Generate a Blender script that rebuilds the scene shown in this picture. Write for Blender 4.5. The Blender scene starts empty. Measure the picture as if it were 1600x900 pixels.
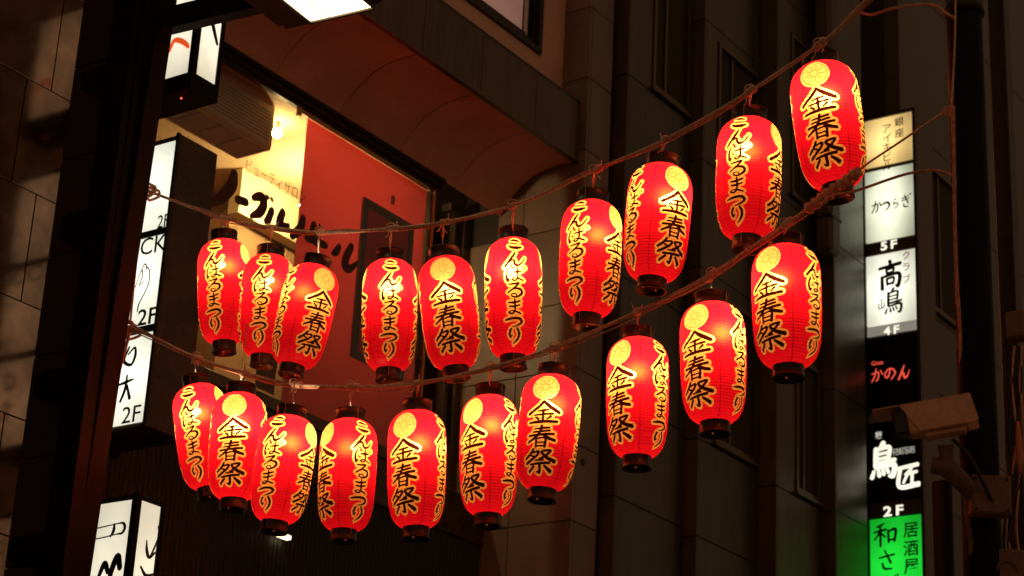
import bpy, bmesh, math, random
import numpy as np
from mathutils import Vector, Matrix

random.seed(7)
SC = bpy.context.scene
COL = SC.collection

# ------------------------------------------------------------------ camera
FOC = 3250.0                       # focal length in pixels of the 1600 px wide photograph
PITCH, ROLL, YAW = math.radians(21.3), math.radians(3.0), math.radians(35.3)
CAM = np.array([0.0, 0.0, 1.6])
_h = np.array([-math.sin(YAW), math.cos(YAW), 0.0]); _z = np.array([0, 0, 1.0]); _r = np.cross(_h, _z)
FW = _h * math.cos(PITCH) + _z * math.sin(PITCH); _u = np.cross(_r, FW)
RT = _r * math.cos(ROLL) + _u * math.sin(ROLL); UP = _u * math.cos(ROLL) - _r * math.sin(ROLL)
cam_data = bpy.data.cameras.new('camera'); cam = bpy.data.objects.new('camera', cam_data); COL.objects.link(cam)
cam.matrix_world = Matrix(((RT[0], UP[0], -FW[0], CAM[0]), (RT[1], UP[1], -FW[1], CAM[1]), (RT[2], UP[2], -FW[2], CAM[2]), (0, 0, 0, 1)))
cam_data.sensor_width = 36; cam_data.lens = FOC / 1600 * 36
cam_data.clip_start = 0.05; cam_data.clip_end = 400
cam_data.dof.use_dof = True; cam_data.dof.focus_distance = 8.3; cam_data.dof.aperture_fstop = 5.2
SC.camera = cam

# ------------------------------------------------------------------ world (night glow of the city) and exposure
W = bpy.data.worlds.new('World'); SC.world = W; W.use_nodes = True
wn = W.node_tree.nodes; wl = W.node_tree.links
bg = wn.get('Background') or wn.new('ShaderNodeBackground')
bg.inputs[0].default_value = (1.0, 0.56, 0.30, 1); bg.inputs[1].default_value = 0.135
SC.view_settings.view_transform = 'Standard'; SC.view_settings.look = 'None'
SC.view_settings.exposure = 0.0; SC.view_settings.gamma = 1.0
cy = SC.cycles
cy.use_denoising = True; cy.max_bounces = 8; cy.diffuse_bounces = 4; cy.glossy_bounces = 3; cy.transmission_bounces = 6
cy.transparent_max_bounces = 6; cy.sample_clamp_indirect = 4.0; cy.caustics_reflective = False; cy.caustics_refractive = False

# ------------------------------------------------------------------ helpers
def ray(px, py): return FW * FOC + RT * (px - 800) + UP * (450 - py)
def onx(px, py, x): d = ray(px, py); return CAM + d * ((x - CAM[0]) / d[0])
def ony(px, py, y): d = ray(px, py); return CAM + d * ((y - CAM[1]) / d[1])
def onz(px, py, z): d = ray(px, py); return CAM + d * ((z - CAM[2]) / d[2])
def at(px, py, dist): d = ray(px, py); return CAM + d / np.linalg.norm(d) * dist
def proj(p):
    d = np.array(p, float) - CAM; z = d @ FW
    return np.array([800 + FOC * (d @ RT) / z, 450 - FOC * (d @ UP) / z])

class MB:
    """collects shapes for one mesh object"""
    def __init__(s): s.v = []; s.f = []; s.sm = []
    def add(s, v, f, smooth=False):
        n = len(s.v); s.v += [tuple(map(float, p)) for p in v]; s.f += [tuple(i + n for i in q) for q in f]; s.sm += [smooth] * len(f)
    def box(s, a, b, bev=0.0):
        x0, y0, z0 = [min(a[i], b[i]) for i in range(3)]; x1, y1, z1 = [max(a[i], b[i]) for i in range(3)]
        if bev <= 0:
            s.add([(x0,y0,z0),(x1,y0,z0),(x1,y1,z0),(x0,y1,z0),(x0,y0,z1),(x1,y0,z1),(x1,y1,z1),(x0,y1,z1)],
                  [(0,3,2,1),(4,5,6,7),(0,1,5,4),(1,2,6,5),(2,3,7,6),(3,0,4,7)])
        else:
            bm = bmesh.new(); bmesh.ops.create_cube(bm, size=1)
            for v in bm.verts: v.co = ((x0+x1)/2 + v.co.x*(x1-x0), (y0+y1)/2 + v.co.y*(y1-y0), (z0+z1)/2 + v.co.z*(z1-z0))
            bmesh.ops.bevel(bm, geom=bm.edges[:], offset=bev, segments=1, affect='EDGES')
            bm.verts.index_update(); s.add([v.co for v in bm.verts], [[v.index for v in f.verts] for f in bm.faces]); bm.free()
    def tube(s, pts, r, n=8, cap=True, twist=0.0, lobes=0, lob=0.0):
        pts = [np.array(p, float) for p in pts]; m = len(pts)
        rr = r if hasattr(r, '__len__') else [r] * m
        vs = []; nrm = None; acc = 0.0
        for i, p in enumerate(pts):
            t = pts[min(i+1, m-1)] - pts[max(i-1, 0)]; t = t / (np.linalg.norm(t) + 1e-12)
            if nrm is None:
                a = np.array([0, 0, 1.0]) if abs(t[2]) < .9 else np.array([1.0, 0, 0]); nrm = np.cross(t, a)
            nrm = nrm - t * (nrm @ t); nrm /= np.linalg.norm(nrm) + 1e-12; b = np.cross(t, nrm)
            if i: acc += np.linalg.norm(p - pts[i-1]) * twist
            for k in range(n):
                an = 2 * math.pi * k / n
                q = rr[i] * (1 + lob * math.cos(lobes * an))
                vs.append(p + q * (math.cos(an + acc) * nrm + math.sin(an + acc) * b))
        fs = [(i*n+k, i*n+(k+1) % n, (i+1)*n+(k+1) % n, (i+1)*n+k) for i in range(m-1) for k in range(n)]
        s.add(vs, fs, True)
        if cap:
            s.add([vs[k] for k in range(n)], [tuple(range(n-1, -1, -1))]); s.add([vs[(m-1)*n+k] for k in range(n)], [tuple(range(n))])
    def lathe(s, prof, n=32, c=(0, 0, 0), closed=False, smooth=True):
        vs = [(c[0] + r*math.sin(2*math.pi*k/n), c[1] - r*math.cos(2*math.pi*k/n), c[2] + z) for r, z in prof for k in range(n)]
        m = len(prof); rng = range(m if closed else m-1)
        s.add(vs, [(i*n+k, i*n+(k+1) % n, ((i+1) % m)*n+(k+1) % n, ((i+1) % m)*n+k) for i in rng for k in range(n)], smooth)
    def sphere(s, c, r, n=16, m=10):
        s.lathe([(r*math.sin(math.pi*i/m)+1e-5, -r*math.cos(math.pi*i/m)) for i in range(m+1)], n, c)
    def mesh(s, name):
        me = bpy.data.meshes.new(name); me.from_pydata(s.v, [], s.f); me.update()
        me.polygons.foreach_set('use_smooth', s.sm)
        return me
    def build(s, name, mat, parent=None, loc=None):
        me = s.mesh(name); me.materials.append(mat); return link(name, me, parent, loc)
def link(name, me, parent=None, loc=None):
    o = bpy.data.objects.new(name, me); COL.objects.link(o)
    if loc is not None: o.location = loc
    if parent is not None: o.parent = parent
    return o
def thing(name, label, cat, group=None, loc=(0, 0, 0)):
    o = bpy.data.objects.new(name, None); COL.objects.link(o); o.empty_display_size = .1; o.location = loc
    return tag(o, label, cat, group)
def tag(o, label, cat, group=None):
    o['label'] = label; o['category'] = cat
    if group: o['group'] = group
    return o
def struct(o): o['kind'] = 'structure'; return o

# ------------------------------------------------------------------ materials
def newmat(name):
    m = bpy.data.materials.new(name); m.use_nodes = True; nt = m.node_tree; nt.nodes.clear()
    return m, nt, nt.nodes, nt.links
def pmat(name, col, rough=.5, metal=0.0, var=.15, scale=8.0, bump=0.0, bscale=60.0, rvar=.1, stretch=(1, 1, 1), spec=.5, perobj=0.0):
    m, nt, N, L = newmat(name)
    out = N.new('ShaderNodeOutputMaterial'); b = N.new('ShaderNodeBsdfPrincipled'); L.new(b.outputs[0], out.inputs[0])
    tc = N.new('ShaderNodeTexCoord'); mp = N.new('ShaderNodeMapping'); mp.inputs['Scale'].default_value = stretch
    L.new(tc.outputs['Object'], mp.inputs[0])
    n1 = N.new('ShaderNodeTexNoise'); n1.inputs['Scale'].default_value = scale; n1.inputs['Detail'].default_value = 7; L.new(mp.outputs[0], n1.inputs['Vector'])
    n2 = N.new('ShaderNodeTexNoise'); n2.inputs['Scale'].default_value = bscale; n2.inputs['Detail'].default_value = 4; L.new(mp.outputs[0], n2.inputs['Vector'])
    mr = N.new('ShaderNodeMapRange'); mr.inputs[1].default_value = .3; mr.inputs[2].default_value = .7
    mr.inputs[3].default_value = 1 - var; mr.inputs[4].default_value = 1 + var; L.new(n1.outputs[0], mr.inputs[0])
    mr3 = N.new('ShaderNodeMapRange'); mr3.inputs[1].default_value = .3; mr3.inputs[2].default_value = .7
    mr3.inputs[3].default_value = 1 - var * .8; mr3.inputs[4].default_value = 1 + var * .8; L.new(n2.outputs[0], mr3.inputs[0])
    mu = N.new('ShaderNodeMath'); mu.operation = 'MULTIPLY'; L.new(mr.outputs[0], mu.inputs[0]); L.new(mr3.outputs[0], mu.inputs[1])
    if perobj:
        oi = N.new('ShaderNodeObjectInfo'); mo = N.new('ShaderNodeMapRange'); mo.inputs[3].default_value = 1 - perobj; mo.inputs[4].default_value = 1 + perobj
        L.new(oi.outputs['Random'], mo.inputs[0]); m2 = N.new('ShaderNodeMath'); m2.operation = 'MULTIPLY'
        L.new(mu.outputs[0], m2.inputs[0]); L.new(mo.outputs[0], m2.inputs[1]); mu = m2
    vm = N.new('ShaderNodeVectorMath'); vm.operation = 'SCALE'; vm.inputs[0].default_value = col; L.new(mu.outputs[0], vm.inputs['Scale'])
    L.new(vm.outputs[0], b.inputs['Base Color'])
    rr = N.new('ShaderNodeMapRange'); rr.inputs[3].default_value = max(0.02, rough - rvar); rr.inputs[4].default_value = min(1, rough + rvar)
    L.new(n1.outputs[0], rr.inputs[0]); L.new(rr.outputs[0], b.inputs['Roughness'])
    b.inputs['Metallic'].default_value = metal; b.inputs['Specular IOR Level'].default_value = spec
    if bump:
        bp = N.new('ShaderNodeBump'); bp.inputs['Strength'].default_value = bump; bp.inputs['Distance'].default_value = .004
        L.new(n2.outputs[0], bp.inputs['Height']); L.new(bp.outputs[0], b.inputs['Normal'])
    return m
def emat(name, col, strength, soft=None, col2=None):
    """backlit face; soft = (axis, centre, half width, edge level, (axis2, c2, h2, e2)) in object space: tubes behind the sheet"""
    m, nt, N, L = newmat(name)
    out = N.new('ShaderNodeOutputMaterial'); e = N.new('ShaderNodeEmission'); d = N.new('ShaderNodeBsdfPrincipled'); ad = N.new('ShaderNodeAddShader')
    d.inputs['Base Color'].default_value = (col[0]*.5, col[1]*.5, col[2]*.5, 1); d.inputs['Roughness'].default_value = .25
    L.new(e.outputs[0], ad.inputs[0]); L.new(d.outputs[0], ad.inputs[1]); L.new(ad.outputs[0], out.inputs[0])
    e.inputs[0].default_value = (*col, 1); e.inputs[1].default_value = strength
    tc = N.new('ShaderNodeTexCoord'); n = N.new('ShaderNodeTexNoise'); n.inputs['Scale'].default_value = 3.5; n.inputs['Detail'].default_value = 2
    L.new(tc.outputs['Object'], n.inputs['Vector'])
    mr = N.new('ShaderNodeMapRange'); mr.inputs[1].default_value = .3; mr.inputs[2].default_value = .7
    mr.inputs[3].default_value = .85 * strength; mr.inputs[4].default_value = 1.1 * strength; L.new(n.outputs[0], mr.inputs[0]); cur = mr.outputs[0]
    sp = N.new('ShaderNodeSeparateXYZ'); L.new(tc.outputs['Object'], sp.inputs[0])
    for ax in (soft or []):
        a, c, h, lo = ax
        s1 = N.new('ShaderNodeMath'); s1.operation = 'SUBTRACT'; L.new(sp.outputs[a], s1.inputs[0]); s1.inputs[1].default_value = c
        s2 = N.new('ShaderNodeMath'); s2.operation = 'ABSOLUTE'; L.new(s1.outputs[0], s2.inputs[0])
        s3 = N.new('ShaderNodeMapRange'); s3.interpolation_type = 'SMOOTHSTEP'; s3.inputs[1].default_value = 0; s3.inputs[2].default_value = h
        s3.inputs[3].default_value = 1; s3.inputs[4].default_value = lo; L.new(s2.outputs[0], s3.inputs[0])
        s4 = N.new('ShaderNodeMath'); s4.operation = 'MULTIPLY'; L.new(cur, s4.inputs[0]); L.new(s3.outputs[0], s4.inputs[1]); cur = s4.outputs[0]
    L.new(cur, e.inputs[1])
    return m

M = {}
M['stone'] = pmat('granite_tile', (.24, .16, .11), .45, 0, .16, 5, .25, 180, perobj=.12)
M['polished'] = pmat('polished_granite', (.095, .043, .022), .12, .9, .28, 9, .015, 260, .04, spec=.25, perobj=.10)
M['pillar'] = pmat('dark_granite', (.055, .028, .018), .3, 0, .3, 7, .1, 200, perobj=.15)
M['soffit'] = pmat('painted_soffit', (.80, .45, .32), .6, 0, .14, 2.2, .05, 80, perobj=.04)
M['fascia'] = pmat('brushed_bronze_panel', (.12, .074, .042), .42, .35, .22, 22, .06, 60, .1, (1, 1, .06), perobj=.1)
M['facade'] = pmat('brushed_steel_panel', (.085, .074, .052), .33, .5, .24, 16, .04, 70, .12, (1, 1, .05), perobj=.12)
M['facade_stone'] = pmat('pale_facade_panel', (.10, .068, .048), .5, 0, .2, 6, .08, 120, perobj=.1)
M['joint'] = pmat('dark_joint', (.035, .024, .017), .8)
M['darkmetal'] = pmat('dark_brown_metal', (.035, .022, .016), .35, .4, .2, 10)
M['black'] = pmat('black_steel', (.005, .003, .003), .6, .0, .2, 10, spec=.15)
M['post'] = pmat('brown_post_paint', (.012, .006, .005), .6, .0, .2, 14, spec=.12)
M['frame'] = pmat('window_frame_metal', (.14, .10, .06), .35, .7, .15, 14)
M['gold'] = pmat('brass_rail', (.62, .42, .18), .3, .8, .1, 14)
M['signbox'] = pmat('sign_case_bronze', (.075, .05, .032), .28, .5, .2, 6)
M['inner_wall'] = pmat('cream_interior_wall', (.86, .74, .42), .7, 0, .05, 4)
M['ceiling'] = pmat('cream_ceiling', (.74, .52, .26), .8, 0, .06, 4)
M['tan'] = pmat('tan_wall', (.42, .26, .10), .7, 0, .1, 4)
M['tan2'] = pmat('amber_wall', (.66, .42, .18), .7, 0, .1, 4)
M['acgrey'] = pmat('ac_casing', (.78, .66, .48), .5, 0, .06, 6)
M['grille'] = pmat('ac_grille', (.40, .24, .15), .55, 0, .1, 12)
M['dark_letter'] = pmat('dark_lettering', (.10, .035, .015), .6, 0, .05)
M['ink'] = pmat('sign_ink', (.01, .008, .006), .5, 0, .05)
M['red_ink'] = pmat('red_sign_ink', (.55, .02, .01), .5, 0, .05)
M['cap'] = pmat('black_lacquer_cap', (.012, .007, .006), .42, 0, .25, 20, .05, 90)
M['wire'] = pmat('galvanised_wire', (.45, .38, .30), .4, .6, .15, 40)
M['rope'] = pmat('hemp_rope', (.90, .58, .40), .8, 0, .3, 60, .4, 220)
M['cable'] = pmat('brown_cable', (.78, .32, .20), .4, 0, .2, 30)
M['blackcable'] = pmat('black_cable', (.02, .014, .012), .45, 0, .2, 30)
M['camera_paint'] = pmat('beige_housing', (.72, .36, .21), .45, 0, .12, 14, .05, 60)
M['box_paint'] = pmat('dull_brown_housing', (.20, .085, .05), .55, 0, .2, 14, .05, 60)
M['lens'] = pmat('camera_window', (.006, .005, .005), .08, 0, .05)
M['shutter'] = pmat('corrugated_shutter', (.012, .008, .006), .4, .3, .2, 12)
M['asphalt'] = pmat('street_paving', (.30, .27, .24), .85, 0, .3, 3, .4, 90)
M['paving'] = pmat('paving', (.33, .30, .27), .8, 0, .2, 5, .3, 70)
M['backdark'] = pmat('dark_render', (.06, .036, .026), .7, 0, .2, 4)
M['panel_dark'] = pmat('black_acrylic', (.006, .006, .006), .15, 0, .1)
M['strip'] = pmat('strip_brown', (.10, .065, .04), .4, .3, .1)
M['silver'] = pmat('silver_strip', (.45, .40, .36), .3, .6, .1)
M['orange_tag'] = pmat('orange_plastic', (.65, .16, .06), .4, 0, .1)

def glass_mat(name, tint=(1, 1, 1), rough=.02, refl=.12):
    m, nt, N, L = newmat(name)
    out = N.new('ShaderNodeOutputMaterial'); t = N.new('ShaderNodeBsdfTransparent'); g = N.new('ShaderNodeBsdfGlossy'); mx = N.new('ShaderNodeMixShader')
    t.inputs[0].default_value = (*tint, 1); g.inputs['Roughness'].default_value = rough
    lw = N.new('ShaderNodeLayerWeight'); lw.inputs[0].default_value = .5
    pw = N.new('ShaderNodeMath'); pw.operation = 'POWER'; pw.inputs[1].default_value = 4.5; L.new(lw.outputs['Facing'], pw.inputs[0])
    fr = N.new('ShaderNodeMapRange'); fr.inputs[3].default_value = .04; fr.inputs[4].default_value = 1.0; L.new(pw.outputs[0], fr.inputs[0])
    L.new(fr.outputs[0], mx.inputs[0]); L.new(t.outputs[0], mx.inputs[1]); L.new(g.outputs[0], mx.inputs[2]); L.new(mx.outputs[0], out.inputs[0])
    return m
M['glass'] = glass_mat('clear_glass', (.92, .92, .88))
M['glowglass'] = emat('painted_pane_glow', (1.0, .36, .09), .028)  # weak pane emission painted in for warm reflections and interior glow
M['winglass'] = pmat('dark_window_glass', (.05, .042, .03), .12, 0, .25, 3, .02, 8, .08, spec=.8)

def translucent_mat(name, col, frac=.6, dif=None):
    m, nt, N, L = newmat(name)
    out = N.new('ShaderNodeOutputMaterial'); t = N.new('ShaderNodeBsdfTranslucent'); d = N.new('ShaderNodeBsdfDiffuse'); mx = N.new('ShaderNodeMixShader')
    t.inputs[0].default_value = (*col, 1); d.inputs[0].default_value = (*(dif or col), 1); mx.inputs[0].default_value = frac
    L.new(d.outputs[0], mx.inputs[1]); L.new(t.outputs[0], mx.inputs[2]); L.new(mx.outputs[0], out.inputs[0])
    return m
M['red_screen'] = translucent_mat('red_roller_screen', (.95, .30, .30), .66, (.55, .12, .10))
M['red_deep'] = pmat('deep_red_panel', (.75, .045, .035), .9, 0, .1)

# lantern paper: distances to the brush strokes are stored on the vertices, the print is flat
def paper_mat():
    m, nt, N, L = newmat('lantern_paper')
    out = N.new('ShaderNodeOutputMaterial')
    def att(n): a = N.new('ShaderNodeAttribute'); a.attribute_name = n; return a.outputs['Fac']
    def mask(src, lo, hi, a=1.0, b=0.0):
        r = N.new('ShaderNodeMapRange'); r.interpolation_type = 'SMOOTHSTEP'; r.inputs[1].default_value = lo; r.inputs[2].default_value = hi
        r.inputs[3].default_value = a; r.inputs[4].default_value = b; L.new(src, r.inputs[0]); return r.outputs[0]
    def mixc(f, c1, c2):
        x = N.new('ShaderNodeMix'); x.data_type = 'RGBA'
        L.new(f, x.inputs['Factor'])
        for i, c in ((6, c1), (7, c2)):
            if isinstance(c, tuple): x.inputs[i].default_value = (*c, 1)
            else: L.new(c, x.inputs[i])
        return x.outputs[2]
    def mth(op, a, b):
        x = N.new('ShaderNodeMath'); x.operation = op
        for i, c in ((0, a), (1, b)):
            if isinstance(c, (int, float)): x.inputs[i].default_value = c
            else: L.new(c, x.inputs[i])
        return x.outputs[0]
    ink = att('ink'); crest = att('crest'); emb = att('emblem'); seam = att('seam'); rib = att('rib')
    tc = N.new('ShaderNodeTexCoord'); nz = N.new('ShaderNodeTexNoise'); nz.inputs['Scale'].default_value = 30; nz.inputs['Detail'].default_value = 5
    L.new(tc.outputs['Object'], nz.inputs['Vector'])
    wob = mth('MULTIPLY', mth('SUBTRACT', nz.outputs[0], .5), .0022)
    inkw = mth('ADD', ink, wob)
    ym = mth('MAXIMUM', mask(inkw, .0074, .0102), mask(crest, -.0004, .0006))
    im = mask(inkw, -.0006, .0006)
    em = mth('MULTIPLY', mask(emb, .0006, .0025), mask(crest, -.004, -.002))
    sm = mask(seam, .0006, .0028); rm = mask(rib, .0, .5, 1, 0)
    n2 = N.new('ShaderNodeTexNoise'); n2.inputs['Scale'].default_value = 9; n2.inputs['Detail'].default_value = 3; L.new(tc.outputs['Object'], n2.inputs['Vector'])
    oi = N.new('ShaderNodeObjectInfo')
    fw = mixc(ym, (.86, .021, .0012), (.88, .45, .12))          # light straight through the paper
    tr = mixc(mth('MULTIPLY', n2.outputs[0], .6), (.88, .0075, .018), (.80, .0048, .024))
    tr = mixc(ym, tr, (.90, .40, .075))
    tr = mixc(mask(crest, -.0004, .0006), tr, (.44, .27, .062))
    tr = mixc(mth('MULTIPLY', em, .9), tr, (.24, .07, .004)); fw = mixc(mth('MULTIPLY', em, .95), fw, (.45, .12, .005))
    fw = mixc(im, fw, (.01, .001, .0005))
    dk = mth('MULTIPLY', mth('SUBTRACT', 1, mth('MULTIPLY', sm, .62)), mth('SUBTRACT', 1, mth('MULTIPLY', rm, .38)))
    sc = N.new('ShaderNodeVectorMath'); sc.operation = 'SCALE'; L.new(tr, sc.inputs[0]); L.new(dk, sc.inputs['Scale'])
    tr = mixc(im, sc.outputs[0], (.020, .002, .001))
    df = mixc(ym, (.40, .010, .016), (.50, .24, .05)); df = mixc(im, df, (.012, .008, .007))
    t = N.new('ShaderNodeBsdfTranslucent'); d = N.new('ShaderNodeBsdfDiffuse'); mx = N.new('ShaderNodeMixShader'); mx.inputs[0].default_value = .66
    rf = N.new('ShaderNodeBsdfRefraction'); rf.inputs['Roughness'].default_value = .9; rf.inputs['IOR'].default_value = 1.38
    m3 = N.new('ShaderNodeMixShader'); m3.inputs[0].default_value = .25; L.new(fw, rf.inputs[0]); L.new(t.outputs[0], m3.inputs[1]); L.new(rf.outputs[0], m3.inputs[2])
    L.new(tr, t.inputs[0]); L.new(df, d.inputs[0]); L.new(d.outputs[0], mx.inputs[1]); L.new(m3.outputs[0], mx.inputs[2])
    g = N.new('ShaderNodeBsdfGlossy'); g.inputs['Roughness'].default_value = .35; g.inputs[0].default_value = (1, 1, 1, 1)
    m2 = N.new('ShaderNodeMixShader'); m2.inputs[0].default_value = .006; L.new(mx.outputs[0], m2.inputs[1]); L.new(g.outputs[0], m2.inputs[2])
    L.new(m2.outputs[0], out.inputs[0])
    return m
M['paper'] = paper_mat()

# ------------------------------------------------------------------ brush strokes (x right, y down, half width; 100 x 100 box)
GLY = {
 'ka': [[(8,36,4),(50,28,5),(63,40,5),(52,80,5),(38,86,3)], [(42,4,4),(32,50,5),(8,90,4)], [(76,18,4),(92,46,5)]],
 'ra': [[(40,4,4),(56,13,5)], [(38,28,4),(33,56,5),(60,45,5),(82,62,5),(62,88,4),(32,95,3)]],
 'gi': [[(18,24,4),(76,12,4)], [(20,42,4),(82,30,4)], [(42,0,4),(74,64,5)], [(34,66,4),(40,88,5),(74,91,4)], [(88,-2,3),(92,6,3)], [(98,-6,3),(102,2,3)]],
 'no': [[(52,18,5),(40,62,6),(22,76,5),(10,52,5),(35,20,5),(70,20,6),(90,50,6),(60,90,4)]],
 'sa': [[(12,34,4),(88,22,5)], [(40,-2,4),(70,62,6)], [(28,64,5),(38,90,6),(74,94,4)]],
 'wa': [[(42,2,4),(14,13,4)], [(2,35,4),(52,27,5)], [(28,10,5),(28,96,5)], [(26,38,5),(2,68,3)], [(30,40,4),(48,58,4)], [(62,34,5),(64,82,5)], [(62,36,4),(94,31,6),(89,80,5)], [(64,75,4),(88,72,4)]],
 'taka': [[(50,-2,6),(53,10,5)], [(4,20,5),(96,11,6)], [(34,27,4),(36,43,4)], [(34,28,4),(67,25,4),(62,42,4)], [(36,42,4),(62,40,4)], [(14,55,5),(15,99,6)], [(14,55,4),(90,49,6),(87,95,6),(75,92,3)],
          [(36,64,4),(38,86,4)], [(36,64,4),(67,62,4),(64,84,4)], [(38,85,4),(64,82,4)]],
 'tori': [[(52,-2,6),(40,12,5)], [(22,14,6),(20,62,6)], [(22,16,4),(76,11,5),(74,42,5)], [(24,29,3.5),(72,26,3.5)], [(24,43,3.5),(72,40,3.5)], [(20,57,5),(98,50,5)], [(22,69,4),(94,63,6),(92,94,6),(76,95,3)],
          [(12,78,4),(4,94,5)], [(32,78,4),(35,90,5)], [(50,76,4),(54,88,4)], [(67,74,4),(73,84,4)]],
 'yama': [[(8,40,5),(10,84,5),(88,78,5)], [(48,4,5),(48,80,5)], [(88,40,5),(88,82,5)]],
 'takumi': [[(12,14,7),(94,6,8)], [(20,14,8),(15,86,8),(98,84,10)], [(68,20,6),(44,40,5)], [(44,40,6),(90,34,6)], [(50,42,6),(34,72,5)], [(72,38,6),(70,76,6)]],
 'ko': [[(30,20,5),(48,17,9),(72,25,6)], [(20,58,4),(34,68,8),(60,71,10),(82,66,5)]],
 'n': [[(56,2,4),(42,35,7),(12,94,6)], [(14,88,4),(36,58,5),(50,54,6),(53,74,7),(63,88,8),(80,76,5),(96,40,3)]],
 'pa': [[(22,8,5),(13,48,6),(18,90,7),(27,76,3)], [(42,34,4),(64,33,7),(86,27,4)], [(64,6,5),(67,50,6),(65,78,5),(52,92,5),(41,82,5),(55,73,4),(78,82,6),(94,93,4)],
        [(97,-1,1.6),(104,3,1.6),(105,10,1.6),(98,14,1.6),(91,10,1.6),(91,2,1.6),(97,-1,1.6)]],
 'ru': [[(24,14,5),(50,12,6),(74,9,6),(50,38,6),(18,64,5)], [(18,64,5),(50,42,6),(84,50,8),(88,76,8),(62,96,6),(38,89,5),(40,75,4),(58,77,4),(63,88,4)]],
 'ma': [[(20,22,5),(50,24,8),(82,15,5)], [(24,46,5),(50,48,7),(80,40,5)], [(52,3,5),(55,40,7),(53,76,6),(38,91,6),(21,83,5),(35,73,4),(60,80,6),(86,93,5)]],
 'tsu': [[(8,36,5),(40,24,8),(74,22,9),(92,44,9),(78,72,6),(44,92,3)]],
 'ri': [[(28,10,7),(18,38,8),(24,60,6),(35,46,3)], [(66,4,7),(80,38,9),(72,70,8),(42,98,3)]],
 'kin': [[(50,0,6),(34,24,6),(3,52,6)], [(50,0,5),(68,22,8),(98,46,8)], [(33,42,3),(50,41,4.5),(66,37,4)], [(22,60,3),(50,58,4.5),(80,54,4.5)],
         [(50,40,5),(50,88,5)], [(27,69,3.5),(36,79,5)], [(74,66,5),(64,78,3.5)], [(8,93,5),(50,90,6.5),(94,88,6)]],
 'haru': [[(24,13,4),(50,12,5),(78,8,5)], [(20,28,4),(50,26,5),(80,22,5)], [(5,44,5),(50,41,6),(95,37,6)], [(50,0,6),(44,30,6),(28,55,6),(2,74,4)],
          [(56,40,5),(74,56,8),(100,67,7)], [(33,58,5),(33,98,5)], [(33,60,4),(66,58,5),(66,98,6)], [(36,77,3.5),(64,77,3.5)], [(36,94,4),(64,94,4)]],
 'sai': [[(28,-2,5),(18,18,5),(2,36,5)], [(24,13,4),(46,10,5),(36,32,5),(4,58,5)], [(20,24,3.5),(29,30,4)], [(56,8,4),(84,4,5),(68,28,5),(50,42,4)],
         [(56,14,5),(72,34,7),(99,50,8)], [(36,47,3.5),(62,45,4.5)], [(20,63,4.5),(50,60,5.5),(84,57,5)], [(51,60,6),(51,95,6),(40,93,3)],
         [(30,72,5),(12,92,5)], [(68,71,5),(90,92,8)]],
}
def smooth_stroke(st, sub=6):
    P = np.array(st, float)
    if len(P) == 2: P = np.array([P[0], (P[0]+P[1])/2, P[1]])
    Q = np.vstack([2*P[0]-P[1], P, 2*P[-1]-P[-2]]); out = []
    for i in range(1, len(Q)-2):
        for k in range(sub):
            t = k/sub; a, b, c, d = Q[i-1], Q[i], Q[i+1], Q[i+2]
            out.append(.5*((2*b)+(-a+c)*t+(2*a-5*b+4*c-d)*t*t+(-a+3*b-3*c+d)*t**3))
    out.append(P[-1]); return np.array(out)
def sdf_strokes(pts, strokes):
    d = np.full(len(pts), 9.0)
    for S in strokes:
        for a, b in zip(S[:-1], S[1:]):
            ab = b[:2]-a[:2]; L2 = ab @ ab + 1e-12
            t = np.clip(((pts-a[:2]) @ ab)/L2, 0, 1)
            q = a[:2] + t[:, None]*ab
            w = a[2] + t*(b[2]-a[2])
            d = np.minimum(d, np.hypot(pts[:, 0]-q[:, 0], pts[:, 1]-q[:, 1]) - w)
    return d

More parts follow.
